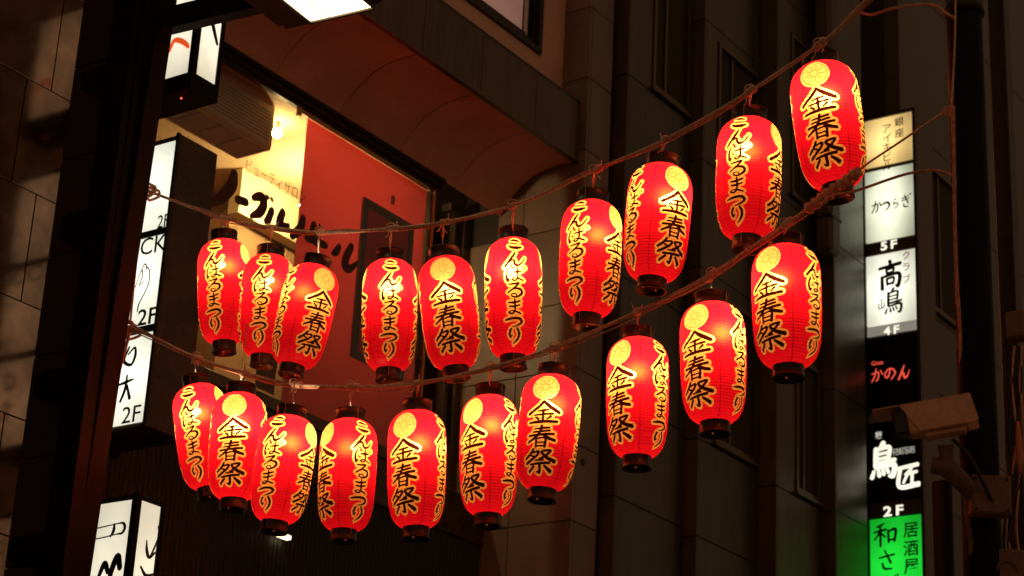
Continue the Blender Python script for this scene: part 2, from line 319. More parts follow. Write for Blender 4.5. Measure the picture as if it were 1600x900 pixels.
# ------------------------------------------------------------------ lantern body mesh (shared)
LR, LH = .125, .50
def profile(t):
    ks = [(0,.47),(.012,.57),(.03,.68),(.055,.79),(.09,.885),(.13,.945),(.17,.978),(.22,.995),(.29,1.0),(.45,1.0),(.6,.992),(.72,.968),(.8,.94),(.86,.895),(.91,.825),(.95,.73),(.98,.60),(1,.45)]
    xs = [k[0] for k in ks]; ys = [k[1] for k in ks]
    return np.interp(t, xs, ys)
def body_mesh():
    NU, NV, RIBS = 400, 300, 44
    tt = np.linspace(0, 1, 2001); r = profile(tt); ker = np.ones(41)/41; rp = np.convolve(np.pad(r, 20, 'edge'), ker, 'valid')
    r = np.where((tt < .02) | (tt > .98), r, rp)*LR
    arc = np.concatenate([[0], np.cumsum(np.hypot(np.diff(r), np.diff(tt)*LH))]); ta = np.interp(np.linspace(0, arc[-1], NV+1), arc, tt)
    ra = np.interp(ta, tt, r); ribph = np.linspace(0, 1, NV+1)*RIBS
    wave = np.abs(np.sin(math.pi*ribph))                  # 0 on a bamboo hoop, 1 between hoops
    ra2 = ra - .0011*wave**.8
    phi = np.arange(NU)*2*math.pi/NU
    T, P = np.meshgrid(ta, phi, indexing='ij'); Rr = np.repeat(ra2[:, None], NU, 1)
    X = Rr*np.sin(P); Y = -Rr*np.cos(P); Z = LH/2 - T*LH
    co = np.stack([X, Y, Z], -1).reshape(-1, 3)
    i = np.arange(NV)[:, None]*NU; k = np.arange(NU)[None]; k2 = (k+1) % NU
    F = np.stack([i+k, i+NU+k, i+NU+k2, i+k2], -1).reshape(-1, 4)
    me = bpy.data.meshes.new('paper_body'); me.vertices.add(len(co)); me.vertices.foreach_set('co', co.ravel())
    me.loops.add(F.size); me.loops.foreach_set('vertex_index', F.ravel().astype(np.int32))
    me.polygons.add(len(F)); me.polygons.foreach_set('loop_start', np.arange(0, F.size, 4, dtype=np.int32))
    me.update(); me.validate(); me.polygons.foreach_set('use_smooth', [True]*len(F))
    # print
    pk = ((P + math.pi/2) % math.pi) - math.pi/2          # kanji columns at 0 and 180 deg
    ph = (P % math.pi) - math.pi/2                        # kana columns at +-90 deg
    def place(name, cx, y0, y1, w, sl=.07):
        out = []; y0 *= 1.045; y1 *= 1.045
        for st in GLY[name]:
            S = smooth_stroke(st); q = np.empty_like(S)
            hgt = y1-y0; q[:, 0] = cx + (S[:, 0]-50)/100*w; q[:, 1] = y0 + (S[:, 1]-(S[:, 0]-50)*sl)/100*hgt; q[:, 2] = S[:, 2]*(w*.5+hgt*.5)/100*.92
            out.append(q)
        return out
    K = place('kin', .001, .288*LH, .478*LH, .131) + place('haru', .0, .495*LH, .672*LH, .113) + place('sai', .001, .690*LH, .878*LH, .131)
    H = (place('ko', .002, .040*LH, .180*LH, .092, .0) + place('n', -.002, .178*LH, .305*LH, .104) + place('pa', 0, .303*LH, .425*LH, .090) + place('ru', .0, .425*LH, .555*LH, .082)
         + place('ma', 0, .562*LH, .692*LH, .080) + place('tsu', -.002, .697*LH, .795*LH, .086, .0) + place('ri', .002, .79*LH, .910*LH, .074, .0))
    ink = np.full(T.shape, .03)
    yy = T*LH
    for ang, S in ((pk, K), (ph, H)):
        m = np.abs(ang) < .75
        pts = np.stack([ang[m]*LR, yy[m]], -1)
        ink[m] = np.minimum(ink[m], sdf_strokes(pts, S))
    cx, cyy, cr = 0, .168*LH, .0575
    uu = pk*LR; dist = np.hypot(uu-cx, yy-cyy); crest = dist-cr
    # crest line work: a ring and three flame-like fans
    ang = np.arctan2(yy-cyy, uu); em = np.abs(dist-.0485)
    em = np.minimum(em, np.abs(dist-.014)*1.2)
    w = np.abs(((ang*9/(2*math.pi)) % 1)-.5)*2*math.pi/9*dist + np.abs(dist-.03)*.0
    rad = np.where((dist > .016) & (dist < .045), np.abs(np.sin(ang*4.5+ .8*np.sin(dist*160)))*dist*.22, .01)
    em = np.minimum(em, rad)
    seam = np.abs((((P+math.pi/4) % (math.pi/2))))
    seam = np.minimum(seam, math.pi/2-seam)*np.repeat(ra[:, None], NU, 1)
    for n, a in (('ink', ink), ('crest', crest), ('emblem', em), ('seam', seam), ('rib', np.repeat(wave[:, None], NU, 1))):
        at_ = me.attributes.new(n, 'FLOAT', 'POINT'); at_.data.foreach_set('value', a.ravel().astype(np.float32))
    me.materials.append(M['paper'])
    return me
BODY = body_mesh()
def simple(fn, name, mat):
    b = MB(); fn(b); me = b.mesh(name); me.materials.append(mat); return me
def f_top(b):
    h = LH/2
    b.lathe([(.056,h-.004),(.0655,h-.002),(.0660,h+.004),(.0635,h+.006),(.0635,h+.042),(.0665,h+.044),(.0665,h+.051),(.062,h+.052),(.058,h+.049),(.058,h+.004),(.056,h-.004)], 40)
def f_bot(b):
    h = -LH/2
    b.lathe([(.050,h+.004),(.0565,h+.002),(.0575,h-.003),(.0560,h-.006),(.0560,h-.042),(.0585,h-.044),(.0585,h-.050),(.0545,h-.051),(.0505,h-.048),(.0505,h-.030),(.0001,h-.030)], 40)
    b.lathe([(.0505,h-.026),(.0001,h-.0262)], 40)
def f_bail(b):
    h = LH/2
    pts = [(.067*math.cos(a), 0, h+.044+.018*math.sin(a)) for a in np.linspace(0, math.pi, 15)]
    b.tube(pts, .0016, 6)
    for s in (-1, 1): b.tube([(s*.067, -.001, h-.02), (s*.067, -.001, h+.045)], .0014, 6)
def f_side(b):
    h = -LH/2
    b.tube([(.060, 0, h+.012), (.0605, 0, h-.044), (.052, 0, h-.046)], .0014, 6)
def f_socket(b):
    h = LH/2
    b.lathe([(.0001,h+.03),(.009,h+.03),(.010,h-.02),(.009,h-.065),(.0001,h-.066)], 16)
    b.box((-.06,-.004,h+.024), (.06,.004,h+.030))
def f_vent_bead(b):
    h = -LH/2
    b.sphere((0, 0, h-.0315), .004, 8, 5)
CAPT = simple(f_top, 'top_cap', M['cap']); CAPB = simple(f_bot, 'bottom_cap', M['cap'])
BAIL = simple(f_bail, 'handle', M['wire']); SIDE = simple(f_side, 'side_wire', M['wire']); 
SOCK = simple(f_socket, 'bulb_socket', M['blackcable'])
M['vent'] = emat('vent_glow', (1, .12, .05), .25)  # small self-glowing beads stand in for bulb light through the cap's vents
VENT_BEAD = simple(f_vent_bead, 'vent_glow_bead', M['vent'])
bl = bpy.data.lights.new('lantern_bulb', 'POINT'); bl.energy = 6.3; bl.color = (1.0, .80, .50); bl.shadow_soft_size = .024

UPPER = [ # centre x, y, body width px, upper end px, lower end px, bearing of the kanji column
 (352,452, 82,(350,362),(350,542), 66,'leftmost on the upper rope, partly hidden by the next lantern'),
 (418,473, 83,(423,386),(410,563), 75,'second from left on the upper rope, squeezed between two neighbours'),
 (477,490, 87,(496,402),(455,578), 27,'third from the left on the upper rope, swinging hardest to the left'),
 (609,487, 87,(610,392),(607,585), 90,'hanging straight in front of the dark framed panel, upper rope'),
 (702,486, 91,(693,388),(713,582), -6,'fifth from the left on the upper rope, its white-hot crest facing forward'),
 (802,461, 91,(802,358),(802,565),-88,'sixth on the upper rope, kana column dead centre, at the tiled wall'),
 (923,402, 97,(927,300),(917,500), 60,'seventh on the upper rope, just right of the stone corner'),
 (1030,342,102,(1036,243),(1018,443), 33,'eighth on the upper rope, tilted, with crest at its upper right'),
 (1170,274,102,(1172,170),(1167,378), 68,'second from right on the upper rope, foot touching the lower rope'),
 (1293,192,107,(1281,83),(1309,297),-13,'topmost and rightmost of all, foot touching the wrapped splice'),
]
LOWER = [
 (316,679, 84,(307,588),(328,770), 64,'leftmost on the lower rope, leaning right, half behind its neighbour'),
 (371,693, 87,(377,601),(364,788),-13,'second from left on the lower rope, crest facing forward'),
 (443,729, 91,(457,637),(428,823), 60,'third on the lower rope, leaning left above the small strip lamp'),
 (543,737, 90,(548,641),(537,837),-61,'at the sag of the lower rope, crest at its left edge'),
 (651,730, 92,(652,627),(650,833),-28,'fifth on the lower rope, before the black ribbed wall'),
 (762,707, 92,(766,603),(762,813),-41,'sixth on the lower rope, overlapped on its right by its neighbour'),
 (857,667, 96,(866,572),(847,773),-13,'seventh on the lower rope, before the stone corner, crest facing forward'),
 (994,616, 98,(997,513),(995,722),-40,'third from right on the lower rope, before the panelled facade'),
 (1112,562,103,(1112,458),(1117,668),-33,'second from right on the lower rope, wire loop at its cap'),
 (1229,473,108,(1227,368),(1232,580),-35,'rightmost on the lower rope, beside the floor directory sign'),
]
def dist_of(w): return FOC*.25/w
def lantern(spec, idx, group, first=[None]):
    cx, cyy, w, tp, bt, gam, lab = spec
    mx_, my_ = (tp[0]+bt[0])/2, (tp[1]+bt[1])/2+.5
    C = at(mx_, my_, dist_of(w)); my_ += .036*(C[2]-CAM[2])/dist_of(w)*FOC/dist_of(w)
    C = at(mx_, my_, dist_of(w)); v = (C-CAM)/np.linalg.norm(C-CAM); u = np.array([0, 0, 1.0])
    want = math.atan2(tp[0]-bt[0], -(tp[1]-bt[1])); a = proj(C + .1*u) - proj(C); have = math.atan2(a[0], -a[1])
    ax = np.array(Matrix.Rotation(want-have, 3, Vector(v)) @ Vector(u))
    span = np.linalg.norm(proj(C+ax*.277)-proj(C-ax*.277)); zs = min(1.07, max(.90, .965*math.dist(tp, bt)/span))
    y = v - ax*(v @ ax); y /= np.linalg.norm(y); x = np.cross(y, ax)
    m = Matrix(((x[0], y[0], ax[0], C[0]), (x[1], y[1], ax[1], C[1]), (x[2], y[2], ax[2], C[2]), (0, 0, 0, 1))) @ Matrix.Rotation(math.radians(gam), 4, 'Z') @ Matrix.Diagonal((1, 1, zs, 1))
    t = thing('paper_lantern', 'red paper lantern, ' + lab, 'lantern', group)
    t.matrix_world = m
    for nm, me in (('paper_body', BODY), ('top_cap', CAPT), ('bottom_cap', CAPB), ('handle', BAIL), ('side_wire', SIDE), ('bulb_socket', SOCK)):
        link(nm, me, t)
    o2 = link('side_wire', SIDE, t); o2.scale = (-1, 1, 1)
    for a in (.5, 2.4, 4.2): link('vent_glow_bead', VENT_BEAD, t, (.034*math.cos(a), .034*math.sin(a), 0))
    rnd = random.Random(idx*13+5)
    bd = bl.copy(); bd.energy *= rnd.uniform(.72, 1.25)      # bulbs of different age
    lo = bpy.data.objects.new('bulb', bd); COL.objects.link(lo); lo.parent = t
    g = math.radians(-gam); off = rnd.uniform(-.032, .032)
    lo.location = Matrix.Rotation(g, 3, 'Z') @ Vector((off, -.014, .112 + rnd.uniform(-.014, .012)))
    return C, ax
TOPS = {}
for k, (lst, grp) in enumerate(((UPPER, 'red paper lanterns hanging from the upper rope'), (LOWER, 'red paper lanterns hanging from the lower rope'))):
    TOPS[k] = []
    for i, s in enumerate(lst):
        C, ax = lantern(s, k*20+i, grp)
        TOPS[k].append(C + ax*(LH/2+.052))

# ------------------------------------------------------------------ ropes
def crspline(P, sub=12):
    P = [np.array(p, float) for p in P]; Q = [2*P[0]-P[1]] + P + [2*P[-1]-P[-2]]; out = []
    for i in range(1, len(Q)-2):
        for k in range(sub):
            t = k/sub; a, b, c, d = Q[i-1], Q[i], Q[i+1], Q[i+2]
            out.append(.5*((2*b)+(-a+c)*t+(2*a-5*b+4*c-d)*t*t+(-a+3*b-3*c+d)*t**3))
    out.append(P[-1]); return out
def resample(P, step):
    P = np.array(P); L = np.concatenate([[0], np.cumsum(np.linalg.norm(np.diff(P, axis=0), axis=1))])
    n = max(2, int(L[-1]/step)); s = np.linspace(0, L[-1], n); return np.stack([np.interp(s, L, P[:, i]) for i in range(3)], -1)
UPX = [(222,294),(265,311),(350,341),(430,356),(505,363),(600,358),(700,346),(808,319),(925,268),(1035,220),(1160,150),(1285,66),(1345,8),(1420,-62)]
LPX = [(205,512),(250,532),(310,560),(378,581),(455,600),(548,604),(650,599),(762,575),(863,545),(940,512),(1010,480),(1105,432),(1225,352),(1290,306),(1338,268)]
def du(x): return dist_of(82 + (x-350)*30/943)
def dl(x): return dist_of(85 + (x-316)*23/913)
def build_rope(name, lab, px, dfn, knots, seed):
    rnd = random.Random(seed)
    t = thing(name, lab, 'rope', 'ropes carrying the lanterns')
    pts = resample(crspline([at(x, y, dfn(x)) for x, y in px]), .006)
    b = MB(); b.tube(pts, .0068, 9, twist=190, lobes=3, lob=.16); b.build('rope_strand', M['rope'], t)
    # electric cable laid along the rope, drooping a little between the ties
    n = len(pts); s = np.arange(n)*.006; c = MB(); cp = []
    for i in range(0, n, 3):
        a = s[i]*5.1 + 1.3*math.sin(s[i]*2.2+seed)
        off = .011 + .006*math.sin(s[i]*7.7+seed)
        p = pts[i] + RT*math.cos(a)*off*.6 + np.array([0, 0, 1.0])*(off*math.sin(a)-.004); cp.append(p)
    c.tube(cp, .0042, 7); c.build('power_cable', M['cable'], t)
    c = MB(); cp = []
    for i in range(0, n, 3):
        a = s[i]*3.3 + 2.0*math.sin(s[i]*1.7+seed*2); off = .010 + .005*math.sin(s[i]*5.1)
        cp.append(pts[i] + RT*math.cos(a)*off*.5 + np.array([0, 0, 1.0])*(off*math.sin(a)-.010))
    c.tube(cp, .0030, 7); c.build('power_cable', M['cable'], t)
    ppx = np.array([proj(p) for p in pts])
    for kn, K in enumerate(knots):
        j = int(np.argmin(np.abs(ppx[:, 0]-proj(K)[0]))); base = pts[j]; d = pts[min(j+4, n-1)]-pts[max(j-4, 0)]; d /= np.linalg.norm(d)
        e1 = np.cross(d, np.array([0, 0, 1.0])); e1 /= np.linalg.norm(e1); e2 = np.cross(d, e1)
        kb = MB()
        for q in range(3):      # wraps of tie cord
            o0 = base + d*(rnd.uniform(-.028, .028)); turns = rnd.choice((2, 3, 4)); L = .006*turns; r0 = .0115 + rnd.uniform(0, .002)
            kb.tube([o0 + d*(L*(u/(12*turns))) + e1*r0*math.cos(2*math.pi*u/12) + e2*r0*math.sin(2*math.pi*u/12) for u in range(12*turns+1)], .0028, 6)
            tl = np.array([rnd.uniform(-.6, .6), rnd.uniform(-.6, .6), rnd.choice((-1, -1, .8))])*.042
            kb.tube([o0 + e2*r0, o0 + e2*r0 + tl*.5 + d*.006, o0 + tl], .0022, 5)
        # ring of wire looped over the rope down to the lantern hook
        R0 = .019; ctr = base + np.array([0, 0, .010])
        if kn % 3 != 1: kb.tube([ctr + RT*R0*math.sin(a)*1.0 + UP*R0*math.cos(a)*.8 for a in np.linspace(0, 2*math.pi, 15)], .0024, 6, cap=False)
        kb.build('knot', M['rope'], t)
        kb = MB(); g = K-base
        kb.tube([base-e2*.004, base + g*.35 + d*.006, base + g*.7 - d*.005, K], .0026, 6)
        kb.tube([base-e2*.004+d*.01, base + g*.4 - d*.008, K + d*.003], .0018, 5)
        kb.build('tie_wire', M['wire'], t)
    return t, pts
ru, up_pts = build_rope('rope', 'upper orange lit rope with cables, rising from the left post to the top right', UPX, du, TOPS[0], 3)
rl, lo_pts = build_rope('rope', 'lower orange lit rope with cables, sagging under the second row of lanterns', LPX, dl, TOPS[1], 8)
# thick wrapped splice near the topmost lantern's foot
b = MB(); sp = resample(crspline([at(x, y, dl(x)-.03) for x, y in ((1262,327),(1290,306),(1320,284),(1342,268))]), .004)
b.tube(sp, [.020 + .004*math.sin(i*.8) for i in range(len(sp))], 8); b.build('wrapped_splice', M['cable'], rl)
def loose(name, lab, px, dfn, r, mat, seed=1, cat='cable'):
    pts = resample(crspline([at(x, y, dfn(x)) for x, y in px]), .01); b = MB(); b.tube(pts, r, 7)
    return tag(b.build(name, mat), lab, cat)
PD = 7.0
def dp(x): return 7.3 + (PD-7.3)*min(1, max(0, (x-1300)/190))
loose('cable', 'brown cable looping from the upper rope end over to the right pole', [(1342,18),(1362,23),(1395,13),(1430,8),(1460,8),(1478,20),(1492,28)], dp, .0048, M['cable'])
loose('cable', 'dark cable crossing the pale sign from the lower rope to the right pole', [(1285,318),(1300,306),(1330,300),(1356,292),(1390,280),(1420,271),(1455,266),(1480,270),(1492,277)], dp, .0050, M['cable'])
loose('cord', 'thin cord strung down the left edge of the right pole', [(1493,0),(1492,60),(1489,130),(1487,180),(1490,240),(1493,290)], lambda x: 6.93, .0035, M['rope'], cat='cord')
loose('rope', 'twisted brown rope running down the right pole beside the camera', [(1489,165),(1491,300),(1494,420),(1500,520),(1502,640),(1506,760),(1512,905)], lambda x: 6.90, .0062, M['cable'], cat='rope')

loose('cord', 'thin brown cord from the wrapped splice across the yellow sign panel to the right pole', [(1325,280),(1355,256),(1400,226),(1450,192),(1474,176),(1487,164)], lambda x: dist_of(108)+(PD-dist_of(108))*min(1,max(0,(x-1325)/160)), .0042, M['rope'], cat='cord')
b = MB(); q0 = at(1478,174,7.0)
for k in range(3): b.tube([q0 + RT*(.010*math.cos(a)+.006*k) + UP*.014*math.sin(a) for a in np.linspace(0, 6.28, 12)], .0032, 6, cap=False)
tag(b.build('rope_knot', M['cable']), 'small frayed knot where the thin cord meets the right pole rope', 'knot')
# tied ends on the left post
b = MB()
for (x, y) in ((232,296),(228,300),(238,303)):
    c0 = at(x, y, 10.02); b.tube([c0 + RT*.035*math.cos(a) + UP*.028*math.sin(a)*(1+.2*math.cos(3*a)) for a in np.linspace(0, 6.28, 14)], .007, 6, cap=False)
tag(b.build('rope_knot', M['rope']), 'bulky knot tying the upper rope to the left post', 'knot')
b = MB()
for (x, y) in ((200,513),(207,520),(195,508)):
    c0 = at(x, y, 9.98); b.tube([c0 + RT*.04*math.cos(a) + UP*.028*math.sin(a)*(1+.2*math.cos(3*a)) for a in np.linspace(0, 6.28, 14)], .007, 6, cap=False)
tag(b.build('rope_knot', M['cable']), 'dark knot tying the lower rope to the left post', 'knot')
loose('rope', 'pinkish rope end trailing down the left post from the lower knot', [(203,518),(192,560),(170,640),(148,740),(128,830),(110,920)], lambda x: 9.93, .0075, M['cable'], cat='rope')
loose('cord', 'thin cord hanging down the left post above the lower knot', [(228,302),(222,340),(212,420),(204,500)], lambda x: 9.95, .0055, M['rope'], cat='cord')
loose('cord', 'pale cord hanging between the two ropes beside the tilted lantern', [(386,505),(384,530),(379,560),(378,578)], lambda x: 9.4, .0022, M['rope'], cat='cord')

# ------------------------------------------------------------------ ground and street
b = MB(); b.box((-60, -60, -.3), (60, 120, 0)); struct(b.build('street', M['asphalt']))
b = MB(); b.box((-8.4, -20, 0), (-5.6, 60, .12)); struct(b.build('pavement', M['paving']))
b = MB(); b.box((-5.6, -20, 0), (-5.45, 60, .125)); struct(b.build('kerb', M['facade_stone']))

# ------------------------------------------------------------------ left: polished stone wall and dark pillar
XM = -7.72
wall = thing('stone_wall', 'polished granite wall at the left edge mirroring the lit signs', 'wall')
b = MB(); b.box((XM-.4, 1.5, 0), (XM-.012, 6.94, 13)); b.build('wall_core', M['joint'], wall)
zs = [6.42 + .593*i for i in range(-9, 10)]
for i, z in enumerate(zs[:-1]):
    y0 = 6.735; ofs = (.0, .42)[i % 2]
    ys = [6.945]; yy0 = (6.45 if i % 2 == 0 else 6.62); 
    while yy0 > 3.2: ys.append(yy0); yy0 -= .60
    for a, c in zip(ys[1:], ys[:-1]):
        b = MB(); d = random.uniform(0, .0015); b.box((XM-.02, a+.003, z+.003), (XM+d, c-.003, zs[i+1]-.003), .0015); b.build('slab', M['polished'], wall)
PX0, XP, PY = -7.085, -6.825, 6.20
pil = thing('stone_pillar', 'very dark stone pillar between the polished wall and the post', 'pillar')
b = MB(); b.box((PX0+.012, PY+.012, 0), (XP-.012, PY+.18, 13)); b.build('pillar_core', M['joint'], pil)
pz = [3.7 + .50*i for i in range(-7, 12)]
for a, c in zip(pz[:-1], pz[1:]):
    b = MB(); b.box((PX0, PY, a+.003), (XP, PY+.19, c-.003), .003); b.build('stone_block', M['pillar'], pil)

# street lamp post on the left, with its arm and lamp head
pd = thing('street_lamp', 'dark brown steel lamp post at the left with arm and glowing lamp head', 'street lamp')
def py(px, pyy, y): return ony(px, pyy, y)
def skewpost(name, pxa, pxb, Y0, Y1, mat, parent, ext=1.0):
    """four-sided post between two screen heights, its left and right edges given"""
    b = MB(); vs = []
    for (xl, xr, y) in (pxa, pxb):
        for Y in (Y0, Y1):
            for x in ((xl, xr) if Y == Y0 else (xr, xl)):
                p = ony(x, y, Y) if Y == Y0 else ony(x, y, Y0) + np.array([0, Y1-Y0, 0]); vs.append(p)
    b.add(vs, [(0,1,2,3),(7,6,5,4),(0,4,5,1),(1,5,6,2),(2,6,7,3),(3,7,4,0)]); return b.build(name, mat, parent)
skewpost('post_shaft', (238,261,-60), (96,106,950), 6.10, 6.20, M['post'], pd)
skewpost('post_flange', (226,238,-60), (82,95,950), 6.06, 6.12, M['post'], pd)
skewpost('post_rear_channel', (188,222,-60), (54,90,950), 6.02, 6.09, M['black'], pd)
# black clamps round the mast
for (x0, y0, x1, y1) in ((144,98,214,152), (112,322,190,386), (72,568,160,630), (34,826,130,884)):
    a = ony(x0, y1, 6.12); c = ony(x1, y0, 6.12); b = MB(); b.box((a[0], 6.03, a[2]), (c[0], 6.17, c[2]-.02), .008); b.build('clamp', M['black'], pd)
HZ = 6.15
O_ = onz(485, 33, HZ)
LM = Matrix.Translation(Vector(O_)) @ Matrix.Rotation(math.radians(5.7), 4, 'Z')     # lamp head frame: x along the arm
def lpart(name, mat, par, *boxes, bev=.004):
    b = MB()
    for q in boxes: b.box(q[:3], q[3:], bev)
    o = b.build(name, mat, par)
    if par is pd: o.matrix_world = LM
    return o
lpart('lamp_arm', M['black'], pd, (-.86, -.135, .058, -.10, -.055, .175), bev=.008)
head = lpart('lamp_head', M['black'], pd, (-.20, -.30, .018, .375, .025, .12), bev=.015)
lpart('ballast_box', M['black'], head, (-.145, -.28, -.004, -.010, .018, .017))
M['lampface'] = emat('lamp_diffuser', (1.0, .74, .38), 7.0, [(0, .17, .26, .55)])
lpart('diffuser', M['lampface'], head, (0, -.27, -.002, .335, 0, .016), bev=.002)
lpart('bezel', M['darkmetal'], head, (-.008, .001, -.010, .343, .014, .017), bev=0)
lpart('bezel', M['darkmetal'], head, (.336, -.28, -.010, .345, 0, .017), bev=0)
lpart('divider', M['silver'], head, (.10, -.26, -.0045, .106, -.005, -.0025), bev=0)

# ------------------------------------------------------------------ lettering
def text_mesh(txt, size, off=0.0, shear=0.0, depth=.0, space=1.0):
    cu = bpy.data.curves.new('t', 'FONT'); cu.body = txt; cu.size = size; cu.offset = off; cu.shear = shear; cu.align_x = 'CENTER'; cu.align_y = 'CENTER'
    cu.space_character = space; cu.extrude = depth; cu.resolution_u = 3
    o = bpy.data.objects.new('t', cu); COL.objects.link(o); bpy.context.view_layer.update()
    me = bpy.data.meshes.new_from_object(o.evaluated_get(bpy.context.evaluated_depsgraph_get())); bpy.data.objects.remove(o); bpy.data.curves.remove(cu)
    if len(me.vertices):
        v = np.empty(len(me.vertices)*3); me.vertices.foreach_get('co', v); v = v.reshape(-1, 3); c = (v[:, :2].max(0)+v[:, :2].min(0))/2
        v[:, :2] -= c; me.vertices.foreach_set('co', v.ravel()); me.update()
    return me
RY = Matrix(((1,0,0),(0,0,-1),(0,1,0))).to_4x4()       # face towards -Y
RX = Matrix(((0,0,1),(1,0,0),(0,1,0))).to_4x4()        # face towards +X
def text_on(txt, size, loc, mat, parent, rot=RY, off=0.0, shear=0.0, sx=1.0, name='lettering', space=1.0, tilt=0.0):
    me = text_mesh(txt, size, off, shear, .0012, space); me.materials.append(mat); o = link(name, me, parent)
    o.matrix_world = Matrix.Translation(Vector(loc)) @ rot @ Matrix.Rotation(tilt, 4, 'Z') @ Matrix.Diagonal((sx, 1, 1, 1)); return o
def vtext(chars, size, loc, step, mat, parent, rot=RY, off=0.0, sx=1.0, name='lettering'):
    """vertical column joined to one lettering mesh"""
    b = MB()
    for i, ch in enumerate(chars):
        me = text_mesh(ch, size, off, 0, .0012)
        n = len(me.vertices); v = np.empty(n*3); me.vertices.foreach_get('co', v); v = v.reshape(-1, 3); v[:, 0] *= sx; v[:, 1] -= i*step
        b.add(v, [tuple(p.vertices) for p in me.polygons])
    o = b.build(name, mat, parent); o.matrix_world = Matrix.Translation(Vector(loc)) @ rot; return o
def brush(strokes, w, h, depth=.002, lift=.0004):
    """solid flat brush strokes in a w x h box, centre at origin, local xy plane"""
    b = MB()
    for si, st in enumerate(strokes):
        S = smooth_stroke(st, 7); P = np.stack([(S[:, 0]-50)/100*w, -(S[:, 1]-50)/100*h], -1); hw = S[:, 2]/100*(w+h)/2
        T = np.gradient(P, axis=0); T /= np.linalg.norm(T, axis=1)[:, None]+1e-9; Nn = np.stack([-T[:, 1], T[:, 0]], -1)
        Lp = [P[i]+Nn[i]*hw[i] for i in range(len(P))]; Rp = [P[i]-Nn[i]*hw[i] for i in range(len(P))]
        def cap(c, t, r, s): 
            a0 = math.atan2(t[1], t[0]); return [c + r*np.array([math.cos(a0+s*q), math.sin(a0+s*q)]) for q in (1.05, .52, 0, -.52, -1.05)]
        z = depth + si*lift; n = len(P)
        vs = [(*p, z) for p in Lp] + [(*p, z) for p in Rp]; fs = [(i, n+i, n+i+1, i+1) for i in range(n-1)]
        b.add(vs, [q[::-1] for q in fs][:0] + fs)
        e = cap(P[-1], T[-1], hw[-1], 1); b.add([(*Lp[-1], z)] + [(*p, z) for p in e] + [(*Rp[-1], z)], [tuple(range(6, -1, -1))])
        s0 = cap(P[0], -T[0], hw[0], -1); b.add([(*Lp[0], z)] + [(*p, z) for p in s0] + [(*Rp[0], z)], [tuple(range(7))])
    return b
def brush_on(strokes, w, h, loc, mat, parent, rot=RY, name='lettering'):
    o = brush(strokes, w, h).build(name, mat, parent); o.matrix_world = Matrix.Translation(Vector(loc)) @ rot; return o

# ------------------------------------------------------------------ left stack of blade signs (faces at y = YS)
YS = 7.0
def zY(px, pyy, Y=YS): return ony(px, pyy, Y)[2]
def xY(px, pyy, Y=YS): return ony(px, pyy, Y)[0]
WHITE = (1.0, 1.0, .80)
def lit(name, c, z0, z1, strength=1.25, axis=0, half=.30, lo=.72, col=WHITE):
    return emat(name, col, strength, [(axis, c, half, lo), (2, (z0+z1)/2, (z1-z0)*.62, .62)])
# middle sign with three panels
s2 = thing('blade_sign', 'tall dark blade sign left of the salon, three white panels each marked 2F', 'sign', 'blade signs stacked left of the salon window')
xr = -7.125; z_top = zY(278, 216); z_bot = zY(227.5, 659)
b = MB(); b.box((-7.62, YS+.012, z_bot-.02), (xr, YS+.30, z_top+.03), .006); b.build('sign_case', M['signbox'], s2)
XL2 = -7.60; XR2 = xr-.018
bounds = [(z_top, zY(264, 355)), (zY(264, 361), zY(243.5, 507)), (zY(243.5, 514), z_bot)]
for i, (a, c) in enumerate(bounds):
    b = MB(); b.box((XL2, YS, c+.008), (XR2, YS+.013, a-.008), .002); b.build('lit_panel', lit('panel_left_%d' % i, -7.3, c, a, 1.3), s2)
b = MB(); b.box((xr-.016, YS-.006, z_bot-.02), (xr+.002, YS+.010, z_top+.03)); b.build('frame', M['darkmetal'], s2)
for i in (0, 1):
    b = MB(); b.box((XL2, YS-.004, bounds[i+1][0]-.006), (xr-.017, YS+.011, bounds[i][1]+.006)); b.build('divider', M['black'], s2)
TY = YS-.002
def pt(px, pyy): p = ony(px, pyy, TY); return (p[0], TY, p[2])
text_on('2F', .105, pt(255,345), M['ink'], s2, sx=.8)
text_on('ROCK', .135, (pt(241,382)[0]-.10, TY, pt(241,382)[2]), M['ink'], s2, sx=1.0)
text_on('2F', .125, pt(230,494), M['ink'], s2, sx=1.15, off=.001)
text_on('2F', .125, pt(205,647), M['ink'], s2, sx=1.1)
# line drawing of a hand on the middle panel
q = pt(222, 440)
brush_on([[(20,62,1.6),(34,30,1.6),(45,20,2),(50,38,2),(38,58,1.6),(60,52,1.4)], [(42,22,1.8),(52,6,2),(62,8,2),(66,22,1.6)], [(62,12,1.8),(80,22,2),(88,48,2),(80,72,2),(58,98,2.4),(48,112,3),(46,128,2.4)],
          [(10,60,2),(-10,90,2),(-16,128,2.4)]], .14, .21, (q[0], TY, q[2]), M['ink'], s2, name='hand_drawing')
# brush characters on the lowest panel (cut by the post in the photograph)
q = pt(203, 562)
brush_on([[(40,5,5),(20,50,7),(60,70,6),(78,40,7),(70,10,5),(40,30,4)]], .13, .15, (q[0], TY, q[2]), M['ink'], s2)
q = pt(196, 608)
brush_on([[(10,30,5),(50,24,7),(90,18,4)], [(52,0,5),(50,50,8),(30,95,6)], [(60,40,6),(82,88,8)]], .12, .14, (q[0], TY, q[2]), M['ink'], s2)
b = MB(); b.box((-7.5, YS+.10, z_bot-.10), (-7.44, YS+.16, z_bot-.022)); b.build('bracket', M['black'], s2)
